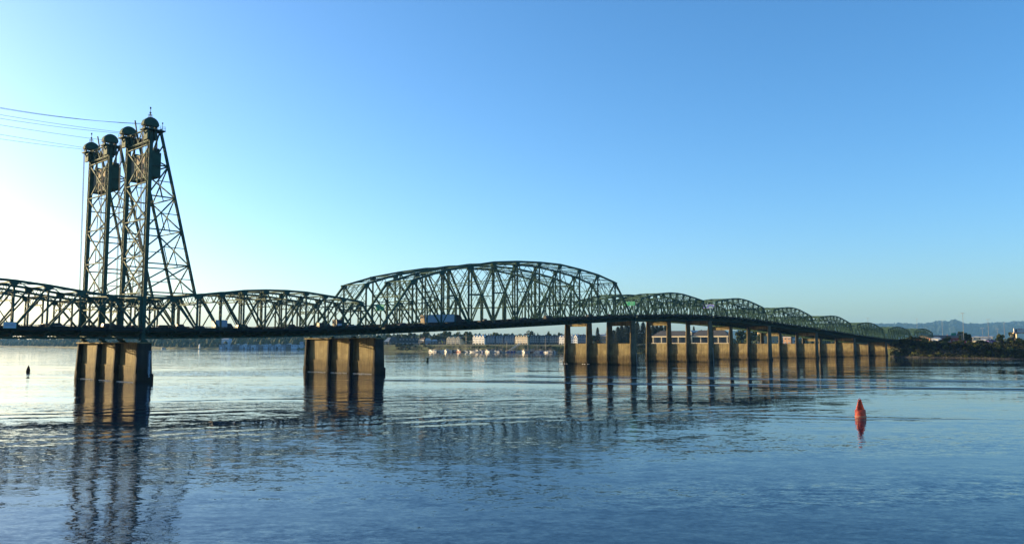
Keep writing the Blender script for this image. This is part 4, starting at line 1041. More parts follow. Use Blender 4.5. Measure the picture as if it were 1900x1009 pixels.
pavilion('dark hip-roofed pavilion with cream posts right of the first pavilion', 1288, 1345, 850, 25.0, 17.8)
house('long flat pale roof showing above the right pavilion', 1284, 1322, 612.8, 636, 905, 4, 'darkwall', 'roofpale', 14, .12, nwin=6, floors=2, hip=False, cat='hotel')
house('low building with long tan fascia behind the third and fourth piers', 1413, 1482, 611, 638, 842, 2, 'tanwall', 'roof', 14, .16, nwin=8, floors=2, hip=False, cat='hotel')
house('small peach house glimpsed right of the tan building', 1455, 1466, 619, 638, 800, -38, 'peach', 'roofbrown', 8, .3, nwin=2, floors=2)
house('small white kiosk glimpsed under the bridge beside the tan building', 1471, 1478, 625, 638, 800, -38, 'white', 'roofpale', 5, .2, nwin=1)

# ------------------------------------------------------------------ far floating homes and shore lights
def float_home(label, px0, px1, ytop, Y, wm_, k):
    g = at((px0 + px1) / 2, 645, Y); Wd = (px1 - px0) / F_PX * Y; H = at(px0, ytop, Y).z - .6
    r = thing('floating_home', label, 'floating home', (g.x, Y, 0), R(-5 + (k * 37 % 11)), 'row of floating homes on the far shore')
    m = MB(); m.box(-Wd / 2 - .5, Wd / 2 + .5, -1.5, 9, -.5, .6); m.build('float_deck', 'timber', r)
    m = MB(); m.box(-Wd / 2, Wd / 2, 0, 8, .6, .6 + H * .8); m.build('wall', wm_, r)
    m = MB(); m.prism([(-Wd / 2 - .3, .6 + H * .8), (Wd / 2 + .3, .6 + H * .8), (Wd * (.3 if k % 3 == 0 else 0), .6 + H)] , -.4, 8.4); m.build('roof', 'roofpale' if k % 2 else 'greywall', r)
    for x in (-Wd * .25, Wd * .25): window(r, x, -.04, .6 + H * .55, Wd * .2, H * .16)
    m = MB(); m.box(-Wd * .32, Wd * .1, -.06, .02, .7, .6 + H * .38); m.build('boat_door', 'greywall' if k % 2 else 'bluewhite', r)
edges = [406, 417, 426, 434, 443, 450, 458, 466, 475, 481, 488, 497, 502, 510, 521, 530, 540, 551, 562]
RD = ['leftmost', 'second', 'third', 'fourth', 'fifth', 'sixth', 'seventh', 'eighth', 'ninth', 'tenth', 'eleventh', 'twelfth', 'thirteenth', 'fourteenth', 'fifteenth', 'sixteenth', 'seventeenth', 'last']
wms = ['bluewall', 'bluewhite', 'bluewhite', 'greywall', 'bluewall', 'bluewhite']
for k in range(18):
    float_home(f'{RD[k]} blue-grey floating home from the left in the far row', edges[k], edges[k + 1] - .8, 637.2 + (k * 7 % 5) * .45 - (.6 if k > 11 else 0), 1500 + (k * 13 % 9), wms[(k * 5) % 6], k)
house('tall pale building standing in the trees above the far floating homes', 410, 425, 626.5, 640, 1620, -20, 'bluewhite', 'roofpale', 10, .15, nwin=4, floors=3, zb=5)
house('violet-roofed far house at the right end of the floating homes', 553, 566, 633.5, 641, 1560, -5, 'bluewhite', 'bluewall', 9, .4, nwin=3, zb=5)
g = at(370, 642, 1570)
r = thing('white_beacon', 'small white beacon tower among the dark far trees', 'beacon', (g.x, 1570, 1.2))
m = MB(); m.lathe([(1.6, 0), (1.1, 6.5)], 10); m.build('tower', 'white', r); m = MB(); m.lathe([(1.5, 6.5), (1.5, 6.9), (.9, 7.0), (.9, 8.2), (1.1, 8.3), (.1, 9.3)], 10); m.build('lantern', 'white', r)

# ------------------------------------------------------------------ marina
def hullmesh(L, B, D):
    m = MB(); st = []
    N = 8
    for i in range(N + 1):
        u = i / N; x = -L / 2 + L * u; w = B / 2 * (math.sin(math.pi * min(1, .38 + u * .62)) ** .7 if u > .3 else .93 + .07 * u / .3); w = max(w, .03); sh = D * (1 + .25 * u * u)
        st.append([(x, -w, sh), (x, -w * .8, 0.05), (x, 0, -.35 * (1 - u)), (x, w * .8, 0.05), (x, w, sh)])
    V = [p for s in st for p in s]; Fc = []
    for i in range(N):
        for k in range(4): Fc.append((i * 5 + k, i * 5 + k + 1, (i + 1) * 5 + k + 1, (i + 1) * 5 + k))
        Fc.append((i * 5 + 4, i * 5, (i + 1) * 5, (i + 1) * 5 + 4))
    Fc.append((0, 1, 2, 3, 4)); return m.add(V, Fc)
def motorboat(L, hm_, top):
    r = thing('motorboat', 'x', 'motorboat', group='boats moored in the marina'); hullmesh(L, L * .34, 1.15).build('hull', hm_, r)
    m = MB(); m.prism([(-L * .22, 1.1), (L * .24, 1.2), (L * .14, 2.0), (-L * .18, 2.15)], -L * .12, L * .12); c = m.build('cabin', 'hull', r)
    m = MB(); m.prism([(-L * .16, 1.55), (L * .19, 1.6), (L * .15, 1.95), (-L * .15, 1.98)], -L * .124, L * .124); m.build('cabin_window', 'glass', c)
    if top:
        m = MB(); m.prism([(-L * .4, 2.55), (L * .05, 2.7), (L * .02, 2.82), (-L * .38, 2.7)], -L * .13, L * .13)
        for x in (-.36, 0): m.beam((L * x, -L * .12, 1.1), (L * x, -L * .12, 2.6), .06, .06); m.beam((L * x, L * .12, 1.1), (L * x, L * .12, 2.6), .06, .06)
        m.build('canopy', top, r)
    m = MB(); m.box(-L / 2 - .5, -L / 2, -.25, .25, .1, 1.3); m.build('outboard', 'black', r)
    return r
def sailboat(L, H, hm_):
    r = thing('sailboat', 'x', 'sailboat', group='boats moored in the marina'); hullmesh(L, L * .3, 1.1).build('hull', hm_, r)
    m = MB(); m.prism([(-L * .1, 1.1), (L * .25, 1.2), (L * .2, 1.6), (-L * .1, 1.7)], -L * .1, L * .1); m.build('cabin', 'hull', r)
    m = MB(); m.beam((L * .08, 0, 1.1), (L * .08, 0, H), .24, .24); m.beam((L * .08, -1.0, H * .6), (L * .08, 1.0, H * .6), .1, .1); ms = m.build('mast', 'pole', r)
    m = MB(); m.beam((L * .06, 0, 2.4), (-L * .36, 0, 2.5), .38, .45); m.build('furled_sail', 'canvas' if hm_ != 'hullblue' else 'tancanvas', r)
    m = MB()
    for q in ((L * .48, 0, 1.3), (-L * .48, 0, 1.2), (L * .05, L * .14, 1.1), (L * .05, -L * .14, 1.1)): m.beam((L * .08, 0, H), q, .03, .03)
    m.build('stay', 'cable', ms)
    return r
BP = {('m', a, b): motorboat(8.6, a, b) for a, b in (('hull', None), ('hull', 'canvas'), ('hull', 'tancanvas'), ('hullblue', 'tancanvas'), ('hullred', 'hull'))}
USEDB = set()
BT = [(800, 'm', 'hull', None), (806, 'm', 'hull', 'tancanvas'), (815, 's', 'hull', 636), (821, 'm', 'hull', 'hull' and None), (828, 'm', 'hull', 'canvas'), (834, 'm', 'hull', None), (841, 's', 'hullred', 637.5), (847, 'm', 'hull', 'tancanvas'), (852, 'm', 'hullred', 'hull'),
      (864, 's', 'hull', 618.5), (873, 's', 'hull', 629.5), (879, 's', 'hull', 632), (886, 'm', 'hull', 'canvas'), (893, 'm', 'hullblue', 'tancanvas'), (899, 'm', 'hull', None), (905, 'm', 'hull', 'tancanvas'), (911, 'm', 'hull', None), (917, 'm', 'hull', 'canvas'), (922, 'm', 'hull', None),
      (928, 'm', 'hull', 'tancanvas'), (934, 's', 'hull', 628), (941, 's', 'hullblue', 632), (949, 'm', 'hullblue', 'tancanvas'), (959, 's', 'hull', 637), (965, 'm', 'hull', None), (972, 'm', 'hull', 'tancanvas'), (979, 's', 'hull', 640), (984, 'm', 'hullred', 'hull'), (990, 'm', 'hull', 'canvas'), (996, 's', 'hull', 639),
      (1001, 'm', 'hullblue', 'tancanvas'), (1006, 'm', 'hullblue', 'tancanvas'), (1013, 's', 'hull', 626.5), (1020, 'm', 'hull', 'tancanvas'), (1026, 'm', 'hull', None)]
CN = {'hull': 'white', 'hullblue': 'blue', 'hullred': 'maroon'}; TN = {None: 'open', 'canvas': 'blue-canopied', 'tancanvas': 'tan-canopied', 'hull': 'white-topped'}
def place_words(px):
    for lim, w in ((832, 'left end of the marina'), (860, 'below the pale yellow apartments'), (882, 'left of the white townhouses'), (902, 'below the bright white townhouses'), (920, 'below the left blue townhouses'), (938, 'below the middle blue townhouses'), (956, 'beside the gangway foot'), (982, 'below the cream townhouses'), (1003, 'below the left slate townhouses'), (2000, 'right end of the marina')):
        if px < lim: return w
seen = {}
for i, (px, k, a, b) in enumerate(BT):
    Y = ye(px) - 13 - (i * 5 % 7); w = at(px, 653, Y); rz = R(random.choice([-45, -62, 118, 140, -30, 150]))
    if k == 'm':
        base = f'{TN[b]} {CN[a]} motorboat, {place_words(px)}'; key = (k, a, b)
        if key not in USEDB: USEDB.add(key); o = BP[key]; o.location = (w.x, Y, 0); o.rotation_euler = (0, 0, rz); o.scale = (1.2, 1.3, 1.45)
        else: o = dup(BP[key], (w.x, Y, 0), rz, sc=(1.2, 1.3, 1.45))
    else:
        base = f'{CN[a]} sailboat, {place_words(px)}'; o = sailboat(10.5 if b < 636 else 8.5, at(px, b, Y).z, a); o.location = (w.x, Y, 0); o.rotation_euler = (0, 0, R(random.choice([-40, -55, 130, 150])))
    seen[base] = seen.get(base, 0) + 1
    o['label'] = base if seen[base] == 1 else base + ', ' + {2: 'the second there', 3: 'the third there', 4: 'the fourth there'}[seen[base]]
def dock(px0, px1, d, label):
    a, b = at(px0, 650, ye(px0) - d), at(px1, 650, ye(px1) - d)
    r = thing('dock', label, 'dock', (a.x, a.y, 0), math.atan2(b.y - a.y, b.x - a.x), 'floating docks of the marina'); L = math.hypot(b.x - a.x, b.y - a.y)
    n = max(3, int(L / 12))
    for i in range(n):
        m = MB(); m.box(L * i / n + .1, L * (i + 1) / n - .1, -1.1, 1.1, .05, .55); m.build('dock_section', 'timber', r)
        m = MB(); m.box(L * (i + .5) / n - .5, L * (i + .5) / n + .5, -7.5, -1.12, .08, .5); m.build('finger_pier', 'timber', r)
dock(797, 862, 9, 'long floating dock at the left half of the marina'); dock(866, 942, 9, 'long floating dock below the white and blue townhouses'); dock(952, 1030, 9, 'long floating dock at the right end of the marina')
pm = MB(); pm.lathe([(.24, -3), (.22, 1), (.2, 1)], 8); 
pile_protos = []
random.seed(5)
for i in range(44):
    px = 793 + (1032 - 793) * (i + random.uniform(.1, .9)) / 44; Y = ye(px) - random.choice([7, 17, 21]); w = at(px, 650, Y); h = random.uniform(4.5, 8.5)
    if i == 0:
        pr = MB(); pr.lathe([(.26, -3), (.22, 1.0), (.05, 1.06)], 8); pmesh = pr.mesh('mooring_pile', 'timber')
    o = put('mooring_pile', pmesh, None, (w.x, Y, 0), 0, (1, 1, h)); tag(o, 'slim brown timber mooring pile standing in the marina', 'pile', 'mooring piles of the marina')
a, b = at(944, 648.5, ye(944) - 9), at(966, 636.5, ye(966) + 14); a.z = .6; b.z = 10.0
r = thing('gangway', 'sloping white arched gangway from the dock up to the cream townhouses', 'gangway', a); d = b - a
m = MB(); m.beam((0, 0, 0), d, 1.8, .2, (0, 1, 0)); m.build('walkway', 'timber', r)
sv = Vector((-d.y, d.x, 0)).normalized() * .9
for sgn in (-1, 1):
    m = MB(); N = 12; up = Vector((0, 0, 2.2))
    for i in range(N + 1): q = d * (i / N) + sv * sgn; m.beam(q, q + up, .12, .12)
    m.beam(sv * sgn + up, d + sv * sgn + up, .14, .14)
    for i in range(N): m.beam(d * (i / N) + sv * sgn + (up if i % 2 else Vector()), d * ((i + 1) / N) + sv * sgn + (Vector() if i % 2 else up), .08, .08)
    m.build('side_truss', 'white', r)
for f in (0.02, .98): m = MB(); q = d * f; m.beam(q + sv, q + sv - Vector((0, 0, 2 + q.z * .9)), .2, .2); m.beam(q - sv, q - sv - Vector((0, 0, 2 + q.z * .9)), .2, .2); m.build('support', 'timber', r)
o = dup(BP[('m', 'hull', None)], at(303, 646, 1630) * 1, R(170), 'white motorboat running close under the far left shore'); o.location.z = 0; o['group'] = ''
del o['group']
f = thing('sail_banner', 'yellow and white feather banner on a pole by the dark house', 'banner', (at(819, 630, ye(819) + 16).x, ye(819) + 16, 9.3))
m = MB(); m.beam((0, 0, -.3), (0, 0, 6.4), .12, .12); m.build('pole', 'pole', f)
m = MB(); m.prism([(.1, 6.3), (1.2, 4.6), (2.6, 2.6), (1.4, 2.2), (.1, 3.6)], -.03, .03); m.build('flag_cloth', 'yellow', f)

# ------------------------------------------------------------------ trees across the far and near banks
for k, px, yt, w, dY, lb in [('b3', 722, 618.5, 13, 70, 'round broad tree behind the low green-roofed house'), ('c2', 737, 619, 7, 75, 'dark conifer left of the dark terrace'), ('c1', 742, 621, 6, 80, 'slim conifer behind the left end of the dark terrace'), ('b1', 751, 618.5, 12, 80, 'broad tree behind the middle of the dark terrace'),
    ('b2', 759, 614.5, 10, 85, 'tall tree with pale trunk above the dark terrace'), ('c2', 768, 618, 7, 80, 'small conifer behind the right end of the dark terrace'), ('b1', 789, 614, 19, 75, 'large dark tree under the deck behind the peach house'), ('b3', 806, 621, 20, 55, 'wide green tree behind the grey-green house'), ('b3', 820, 622, 14, 60, 'green tree behind the yellow banner'),
    ('b1', 829, 612.5, 20, 75, 'big round tree left behind the yellow apartments'), ('b2', 851, 613, 14, 75, 'round-headed tree right behind the yellow apartments'), ('b1', 868, 613, 17, 45, 'tall dark tree left of the white townhouses'), ('b3', 874, 618, 8, 42, 'small dark tree touching the white townhouses'),
    ('b3', 921, 615.5, 16, 70, 'low domed tree above the middle blue townhouses'), ('b1', 941, 617.5, 17, 75, 'flat-topped tree above the right blue townhouses'), ('b2', 981, 610.5, 17, 70, 'tallest leafy tree right of the cream townhouses'), ('c2', 992, 617, 4, 70, 'small pointed tree above the left slate townhouses'), ('c2', 998, 617.5, 4, 72, 'slender pointed tree above the slate townhouse ridge'),
    ('b2', 1018, 612.5, 11, 70, 'round tree above the middle slate townhouses'), ('b3', 1040, 616, 13, 70, 'bushy tree above the right slate townhouses'), ('b3', 1052, 617, 9, 75, 'bushy tree behind the leftmost pier column'),
    ('c1', 1109, 607, 9, 25, 'dark conifer between the second and third pier columns'), ('b3', 1100, 621, 14, 20, 'dark bushy tree beside the second pier column'),
    ('c1', 1147, 606, 14, 10, 'leftmost tall conifer behind the hump-end pier'), ('c2', 1154, 604, 17, 22, 'broad conifer second from the left behind the hump-end pier'), ('c1', 1163, 600, 17, 12, 'tallest conifer between the right hump-end columns'), ('c2', 1171, 602, 16, 20, 'conifer behind the rightmost hump-end column'),
    ('c1', 1178, 599, 15, 26, 'conifer peeping right of the rightmost hump-end column'), ('c2', 1183, 596, 15, 10, 'tall pointed conifer right of the hump-end pier'), ('c1', 1194, 597.5, 15, 14, 'pointed conifer midway between the first two column piers'), ('c2', 1203, 600, 16, 8, 'conifer just left of the second column pier'),
    ('c1', 1212, 603, 15, 60, 'conifer right of the leftmost column of the second pier'), ('c2', 1219, 602, 15, 22, 'conifer left of the first pavilion roof'), ('c1', 1227, 601.5, 15, 64, 'middle conifer above the first pavilion'), ('c2', 1236, 601.5, 15, 62, 'right conifer above the first pavilion'), ('c1', 1130, 610, 14, 40, 'lower dark conifer behind the third hump-end column'), ('c2', 1139, 612, 14, 34, 'low broad conifer left of the tall conifer stand'), ('c2', 1288, 605, 7, 110, 'small lone conifer above the second pavilion'),
    ('b3', 1300, 610.5, 8, 120, 'low round treetop above the pale flat roof'), ('b3', 1312, 611, 9, 125, 'right low treetop above the pale flat roof'), ('b1', 1374, 611, 20, 30, 'dark round tree right of the second pavilion'), ('b2', 1389, 610, 17, 26, 'dark tall tree left of the tan building'), ('b1', 1400, 612, 14, 22, 'dark tree touching the tan building'),
    ('y1', 1385, 626, 10, -2, 'small yellow-green tree in front of the dark round tree'), ('p1', 1409, 617, 9, 4, 'bright green poplar at the tan building corner'), ('y1', 1371, 629, 9, 0, 'low yellow-green tree right of the second pavilion')]:
    ptree(k, px, yt, w, ye(px) + dY, lb)
def bank_shrubs(n, p0, p1, d0, d1, h0, h1, yf, label, group, zf, kinds='ssss2'):
    for i in range(n):
        px = random.uniform(p0, p1); d = random.uniform(d0, d1); Y = yf(px) + d; h = random.uniform(h0, h1)
        plant('s2' if random.choice(kinds) == '2' else 's1', (at(px, 640, Y).x, Y, zf(d)), h, h * random.uniform(1.1, 1.7), label, group)
def zbank(d): return lerp_table([(0, 0), (4, 1.6), (8, 4.4), (12, 7.0), (16, 8.6), (20, 9.2), (60, 9.3)], d)
random.seed(33)
bank_shrubs(46, 707, 800, 3, 20, 1.6, 3.6, ye, 'rounded shrub on the grassy slope left of the marina', 'shrubs on the slope left of the marina', zbank)
bank_shrubs(40, 800, 1046, 2, 12, 1.2, 3.0, ye, 'low shrub on the green slope behind the moored boats', 'shrubs on the slope behind the marina', zbank)
bank_shrubs(26, 1060, 1420, 4, 16, 2.0, 4.5, ye, 'dark shrub on the shore glimpsed between the pier columns', 'shrubs on the shore behind the column piers', zbank)
# near right bank
YW = [(1640, 700), (1651, 655), (1662, 633), (1704, 611), (1775, 589), (1885, 548), (2084, 500), (2300, 440)]
def yw(px): return lerp_table(YW, px)
SILH = [(1655, 650), (1662, 634), (1672, 629), (1685, 623.5), (1695, 621), (1708, 624), (1722, 628), (1738, 631), (1752, 631), (1768, 633), (1785, 634), (1800, 634), (1815, 632), (1832, 636), (1850, 634), (1870, 634), (1885, 632), (1900, 630), (1960, 628)]
for i, (px, yt, w, d, k, lb) in enumerate([(1664, 632, 14, 22, 'b3', 'dark tree at the left tip of the near bank'), (1676, 627, 16, 26, 'b1', 'dark tree overlapping the bridge end'), (1690, 621, 17, 30, 'b2', 'tallest dark tree at the bridge end'), (1703, 623, 15, 34, 'b1', 'dark tree right of the tallest bridge-end tree'), (1717, 626, 15, 30, 'b3', 'dark round tree below the last truss arch'),
        (1733, 631, 14, 24, 'b3', 'low dark tree right of the last truss arch'), (1750, 629, 16, 40, 'b1', 'dark bushy tree left of the green gantry sign'), (1758, 622, 12, 120, 'b2', 'tree behind the bushy tree left of the gantry sign'), (1774, 634, 15, 24, 'b3', 'low dark tree under the green gantry sign'), (1786, 613, 18, 200, 'b1', 'big dark tree behind the tall light mast'), (1797, 617, 16, 205, 'b3', 'sloping dark tree right of the tall light mast'),
        (1797, 631, 9, 16, 'p1', 'small yellow-green tree below the tall light mast'), (1808, 634, 14, 26, 'b3', 'dark tree left below the cream building'), (1818, 630, 12, 40, 'b1', 'dark tree in front of the cream building'), (1832, 637, 14, 18, 'b3', 'low dark tree below the purple awning'), (1856, 618.5, 15, 34, 'y1', 'bright yellow-green tree left of the yellow arch sign'), (1846, 633, 11, 22, 'y1', 'low olive tree left of the bright yellow-green tree'),
        (1868, 637, 14, 20, 'b3', 'low dark tree right of the bright yellow-green tree'), (1879, 614, 15, 170, 'b1', 'dark tree behind the yellow arch sign'), (1892, 626, 14, 40, 'y1', 'olive tree beside the billboard post'), (1900, 630, 16, 22, 'b1', 'dark tree at the right frame edge'), (1915, 626, 18, 26, 'b2', 'tree just past the right frame edge')]):
    ptree(k, px, yt, w, yw(px) + d, lb, 9.2 if d > 18 else 7.5)
random.seed(44)
bank_shrubs(45, 1654, 1905, .6, 4, 1.6, 3.2, yw, 'dark shrub overhanging the waterline of the near right bank', 'shrubs at the waterline of the right bank', zbank)
bank_shrubs(75, 1657, 1905, 3, 15, 1.8, 4.2, yw, 'dark shrub on the shaded slope of the near right bank', 'shrubs on the shaded slope of the right bank', zbank)
bank_shrubs(40, 1664, 1905, 16, 34, 2.2, 4.6, yw, 'dark shrub along the top of the near right bank', 'shrubs along the top of the right bank', zbank, 'ss2')
for i in range(5): plant('s2', (at(1662 + i * 2.2, 650, 640 + i * 2).x, 634 + i * 2.5, .9), 2.0, 3.4, 'small sunlit yellow-green shrub at the water by the bridge abutment', 'sunlit shrubs at the bank tip')
# undergrowth nobody could count
def undergrowth(name, pts, size, m):
    c = MB()
    for x, y, z in pts: leafset(c, [((x, y, z), (1.1, 1.1, .8))], 1, size, shell=0)
    tag(c.build(name, m), kind='stuff')
pts = []
for i in range(15000):
    px = random.uniform(1652, 1960); d = random.uniform(.8, 30) if random.random() < .8 else random.uniform(25, 80); Y = yw(px) + d; pts.append((at(px, 640, Y).x, Y, zbank(d) + random.uniform(0, 1.1)))
undergrowth('bank_undergrowth', pts, .7, 'bush')
pts = []
for i in range(12000):
    px = random.uniform(640, 1500); d = random.uniform(1, 12); Y = ye(px) + d; pts.append((at(px, 640, Y).x, Y, zbank(d) + random.uniform(-.2, .6)))
undergrowth('slope_undergrowth', pts, .7, 'bush')
rk = MB()
for i in range(1600):
    px = random.uniform(1652, 1950); d = random.uniform(-.6, 2.2); Y = yw(px) + d; x = at(px, 640, Y).x; s_ = random.uniform(.15, .6)
    rk.lathe([(s_, -.2), (s_ * random.uniform(.6, 1), s_ * .35), (s_ * .2, s_ * .6)], 5, (x, Y, max(0, zbank(max(0, d)))))
tag(rk.build('shore_rocks', 'rock'), kind='stuff')
# far wood on the left
fw = MB(); random.seed(3)
def fpoint(u):
    n = len(SH_F) - 1; i = min(n - 1, int(u * n)); f = u * n - i; a, b = SH_F[i], SH_F[i + 1]; return a[0] + (b[0] - a[0]) * f, a[1] + (b[1] - a[1]) * f
for i in range(5200):
    u = random.uniform(.14, 1); x, y = fpoint(u); d = random.uniform(8, 420) ** 1.0; z = lerp_table([(0, 2), (12, 3.4), (120, 6), (420, 18)], d); h = random.uniform(9, 19) if d > 40 else random.uniform(5, 12); w = h * random.uniform(.3, .5)
    px = x + random.uniform(-40, 40); k = len(fw.v); n = 7
    if 405 < 950 + px / y * F_PX < 566 and d < 40: continue
    con = random.random() < .45
    for zz, rr in ((.05, .6), (.35, 1.0), (.68, .55 if con else .85), (1.0, .04 if con else .25)):
        for j in range(n): rj = w * rr * random.uniform(.65, 1.2); fw.v.append((px + rj * math.cos(j * 6.283 / n), y + d + rj * math.sin(j * 6.283 / n), z + h * (zz + random.uniform(-.07, .07))))
    for q in range(3):
        for j in range(n): fw.f.append((k + q * n + j, k + q * n + (j + 1) % n, k + (q + 1) * n + (j + 1) % n, k + (q + 1) * n + j))
    fw.f.append(tuple(k + 3 * n + j for j in range(n)))
tag(fw.build('far_wood', 'wood_far'), kind='stuff')
# middle-distance wood between the bank and the hills
fw = MB(); random.seed(4)
for i in range(2600):
    px = random.uniform(700, 2300); Y = random.uniform(1250, 2100); g = at(px, 640, Y); h = random.uniform(6, 11); w = h * random.uniform(.35, .6); k = len(fw.v); n = 7
    if px < 1100: h *= .9
    for zz, rr in ((.05, .6), (.35, 1.0), (.68, .75), (1.0, .15)):
        for j in range(n): rj = w * rr * random.uniform(.65, 1.2); fw.v.append((g.x + rj * math.cos(j * 6.283 / n), Y + rj * math.sin(j * 6.283 / n), 9.3 + h * (zz + random.uniform(-.07, .07))))
    for q in range(3):
        for j in range(n): fw.f.append((k + q * n + j, k + q * n + (j + 1) % n, k + (q + 1) * n + (j + 1) % n, k + (q + 1) * n + j))
    fw.f.append(tuple(k + 3 * n + j for j in range(n)))
tag(fw.build('middle_wood', 'wood_far'), kind='stuff')
# ------------------------------------------------------------------ buildings, poles and signs behind the right bank
house('long low brown-roofed store behind the right bank', 1724, 1792, 621.5, 632, 840, 6, 'brick', 'roofbrown', 25, .3, nwin=8, hip=False, cat='store')
house('small white store front left of the gantry sign', 1731, 1742, 625, 634, 760, -38, 'white', 'roofpale', 8, .2, nwin=2, cat='store')
house('cream two-level building with flat roofs behind the right bank', 1810, 1836, 622.5, 637, 770, -38, 'cream', 'roofpale', 14, .12, nwin=4, floors=2, hip=False, cat='store')
house('lower cream wing right of the two-level cream building', 1824, 1836, 627, 638, 745, -38, 'white', 'roofpale', 9, .12, nwin=2, hip=False, cat='store')
house('dark building with a purple front right of the cream building', 1835, 1848, 629, 638, 740, -5, 'purple', 'roof', 10, .25, nwin=2, cat='store')
house('red-fronted store between the light mast and the cream building', 1792, 1806, 624, 634, 830, -20, 'signred', 'roofpale', 12, .2, nwin=3, cat='store')
house('small orange restaurant front under the yellow arch sign', 1874, 1883, 630, 637, 720, -38, 'orange', 'roofbrown', 9, .3, nwin=2, cat='restaurant')
def light_pole(px, ytop, Y, label, heads):
    g = at(px, 640, Y); H = at(px, ytop, Y).z - 9.4; r = thing('light_mast' if heads > 2 else 'street_lamp', label, 'light pole', (g.x, Y, 9.4), 0, 'tall light poles behind the right bank')
    m = MB(); m.lathe([(.24, -1), (.17, H * .5), (.11, H)], 8); m.build('pole', 'pole', r)
    for k in range(heads):
        a = 6.283 * k / heads; q = 1.1; c, s = math.cos(a) * q, math.sin(a) * q
        m = MB(); m.beam((0, 0, H - .2), (c, s, H), .12, .12); ar = m.build('arm', 'pole', r)
        m = MB(); m.box(c - .4, c + .4, s - .28, s + .28, H - .1, H + .25); m.build('lamp_head', 'silver', ar)
light_pole(1789, 581, 690, 'tallest grey light mast on the right, above the dark tree', 4)
light_pole(1835.5, 592.5, 720, 'twin-headed light pole right of the tall mast', 2); light_pole(1824.5, 609, 760, 'short light pole left of the twin-headed pole', 2); light_pole(1865, 598.5, 700, 'single light pole above the bright yellow-green tree', 1)
light_pole(1703, 591, 860, 'thin light pole rising behind the last truss arches', 2); light_pole(1750, 594, 900, 'thin light pole against the hill left of the summit', 2); light_pole(1852, 610, 900, 'faint short light pole left of the yellow-green tree', 2); light_pole(1612, 590, 900, 'thin light pole behind the sixth low arch', 2)
g = at(1772, 630, 720); r = thing('sign_gantry', 'overhead gantry with a bright green road sign left of the tall mast', 'road sign', (g.x, 720, 9.4))
w_ = lambda px: (px - 1772) / F_PX * 720; zz = lambda y: at(1772, y, 720).z - 9.4
m = MB(); m.beam((w_(1788), 0, -1), (w_(1788), 0, zz(618.5)), .5, .5); m.beam((w_(1785), 0, -1), (w_(1785), 0, zz(621)), .35, .35); m.build('gantry_post', 'pole', r)
m = MB(); m.beam((w_(1766), .2, zz(618.6)), (w_(1788), .2, zz(618.6)), .3, .3, (0, 1, 0)); m.beam((w_(1766), .2, zz(621.4)), (w_(1788), .2, zz(621.4)), .3, .3, (0, 1, 0)); m.zigzag((w_(1766), .2, zz(618.6)), (w_(1788), .2, zz(618.6)), (w_(1766), .2, zz(621.4)), (w_(1788), .2, zz(621.4)), 10, .15, .15, (0, 1, 0)); m.build('gantry_truss', 'pole', r)
m = MB(); m.box(w_(1765.5), w_(1773.8), -.25, -.1, zz(622), zz(617.6)); sp_ = m.build('sign_panel', 'signgreen', r)
for y0, y1 in ((618.4, 619.1), (620.2, 620.9)): m = MB(); m.box(w_(1767), w_(1772), -.3, -.26, zz(y1), zz(y0)); m.build('lettering_line', 'signtext', sp_)
# billboard
Yb = 700; g = at(1887, 633, Yb); r = thing('billboard', 'white roadside billboard with red lettering on a cream post, right edge', 'billboard', (g.x, Yb, 9.4))
w_ = lambda px: (px - 1887) / F_PX * Yb; zz = lambda y: at(1887, y, Yb).z - 9.4
m = MB(); m.lathe([(.75, -1), (.7, zz(618))], 10); m.build('post', 'cream', r)
m = MB(); m.box(w_(1882), w_(1908), -.4, .4, zz(616.4), zz(609)); pn = m.build('panel', 'hull', r)
m = MB(); m.box(w_(1880), w_(1909), -1.5, .8, zz(618.6), zz(617.4)); m.build('catwalk', 'tanwall', r)
m = MB(); m.box(w_(1882), w_(1908), -.46, -.4, zz(617.2), zz(616.5)); m.build('trim', 'signred', pn)
m = MB(); m.prism([(w_(1883), zz(615.8)), (w_(1887.5), zz(615.8)), (w_(1887), zz(611)), (w_(1886), zz(610)), (w_(1884.5), zz(612.5))], -.45, -.4); m.build('portrait_patch', 'darkwall', pn)
o = put('billboard_lettering', text_mesh('VIE  R', 1.5, 'signred'), pn, (w_(1889), -.46, zz(612.2))); o.rotation_euler = (math.pi / 2, 0, 0)
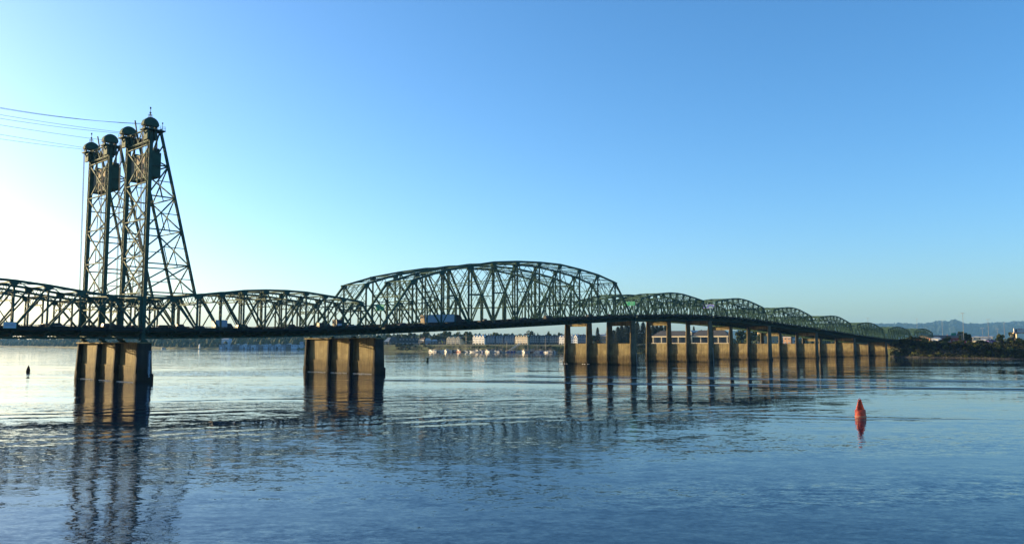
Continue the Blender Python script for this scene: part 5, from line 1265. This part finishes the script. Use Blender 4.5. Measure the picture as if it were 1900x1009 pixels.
# round restaurant sign with yellow arches
g = at(1878, 630, 705); r = thing('arch_sign', 'round dark sign with yellow arches on a pole left of the billboard', 'sign', (g.x, 705, 9.4)); zz = lambda y: at(1878, y, 705).z - 9.4
m = MB(); m.beam((0, .3, -1), (0, .3, zz(626)), .4, .4); m.build('post', 'darkwall', r)
m = MB(); m.prism(circ(0, zz(623.2), 1.5, 18), -.1, .15); sp_ = m.build('sign_disc', 'grey', r)
for x in (-.45, .45):
    m = MB(); pts = [(x + .42 * math.cos(a), 0, zz(624.6) + 1.75 * math.sin(a)) for a in [math.pi * k / 8 for k in range(9)]]; m.line([Vector((a, -.16, c)) for a, b, c in pts], .1, .24, (0, 1, 0)); m.build('yellow_arch', 'yellow', sp_)
# white houses on the hillside
for px, y, k in [(1885.5, 603.5, 0), (1894, 606.5, 1), (1897.5, 602, 2), (1889, 609, 3), (1806, 615, 4), (1812, 616.5, 5), (1818, 614.8, 6)]:
    tp = at(px, lerp_table(CREST, px), 9300).z; Y = 7000
    for q in range(80):
        v = q / 80; Y = 7000 + 3000 * v
        if 10 + (tp - 10) * math.sin(min(1, v * 1.2) * math.pi / 2) > at(px, y, Y).z: break
    g = at(px, y, Y - 15); h = thing('hillside_house', ['pale house on the hill above the billboard, uppermost left', 'pale house on the hill just above the billboard text', 'pale house near the hill crest at the right edge', 'pale house on the hill touching the billboard top', 'left pale house at the foot of the hill right of the light mast', 'middle pale house at the foot of the hill', 'right pale house at the foot of the hill'][k], 'house', (g.x, Y, g.z - 8), R(-40), 'pale houses on the far hillside')
    m = MB(); m.box(-6, 6, -5, 5, 0, 7.5); m.build('wall', 'white', h); m = MB(); m.prism([(-6.5, 7.5), (6.5, 7.5), (0, 11)], -5.4, 5.4); m.build('roof', 'roofpale', h)

# ------------------------------------------------------------------ air
hz = MB(); hz.box(-8900, 8900, -400, 11900, -5, 350)
hm_ = bpy.data.materials.new('thin_haze'); hm_.use_nodes = True; nt = hm_.node_tree
for n_ in list(nt.nodes):
    if n_.type != 'OUTPUT_MATERIAL': nt.nodes.remove(n_)
pv = nt.nodes.new('ShaderNodeVolumePrincipled'); pv.inputs['Color'].default_value = (0.22, 0.55, 1.0, 1); pv.inputs['Density'].default_value = HAZE; pv.inputs['Anisotropy'].default_value = 0.1
nt.links.new(pv.outputs[0], nt.nodes['Material Output'].inputs['Volume'])
tag(hz.build('haze', hm_), kind='stuff')
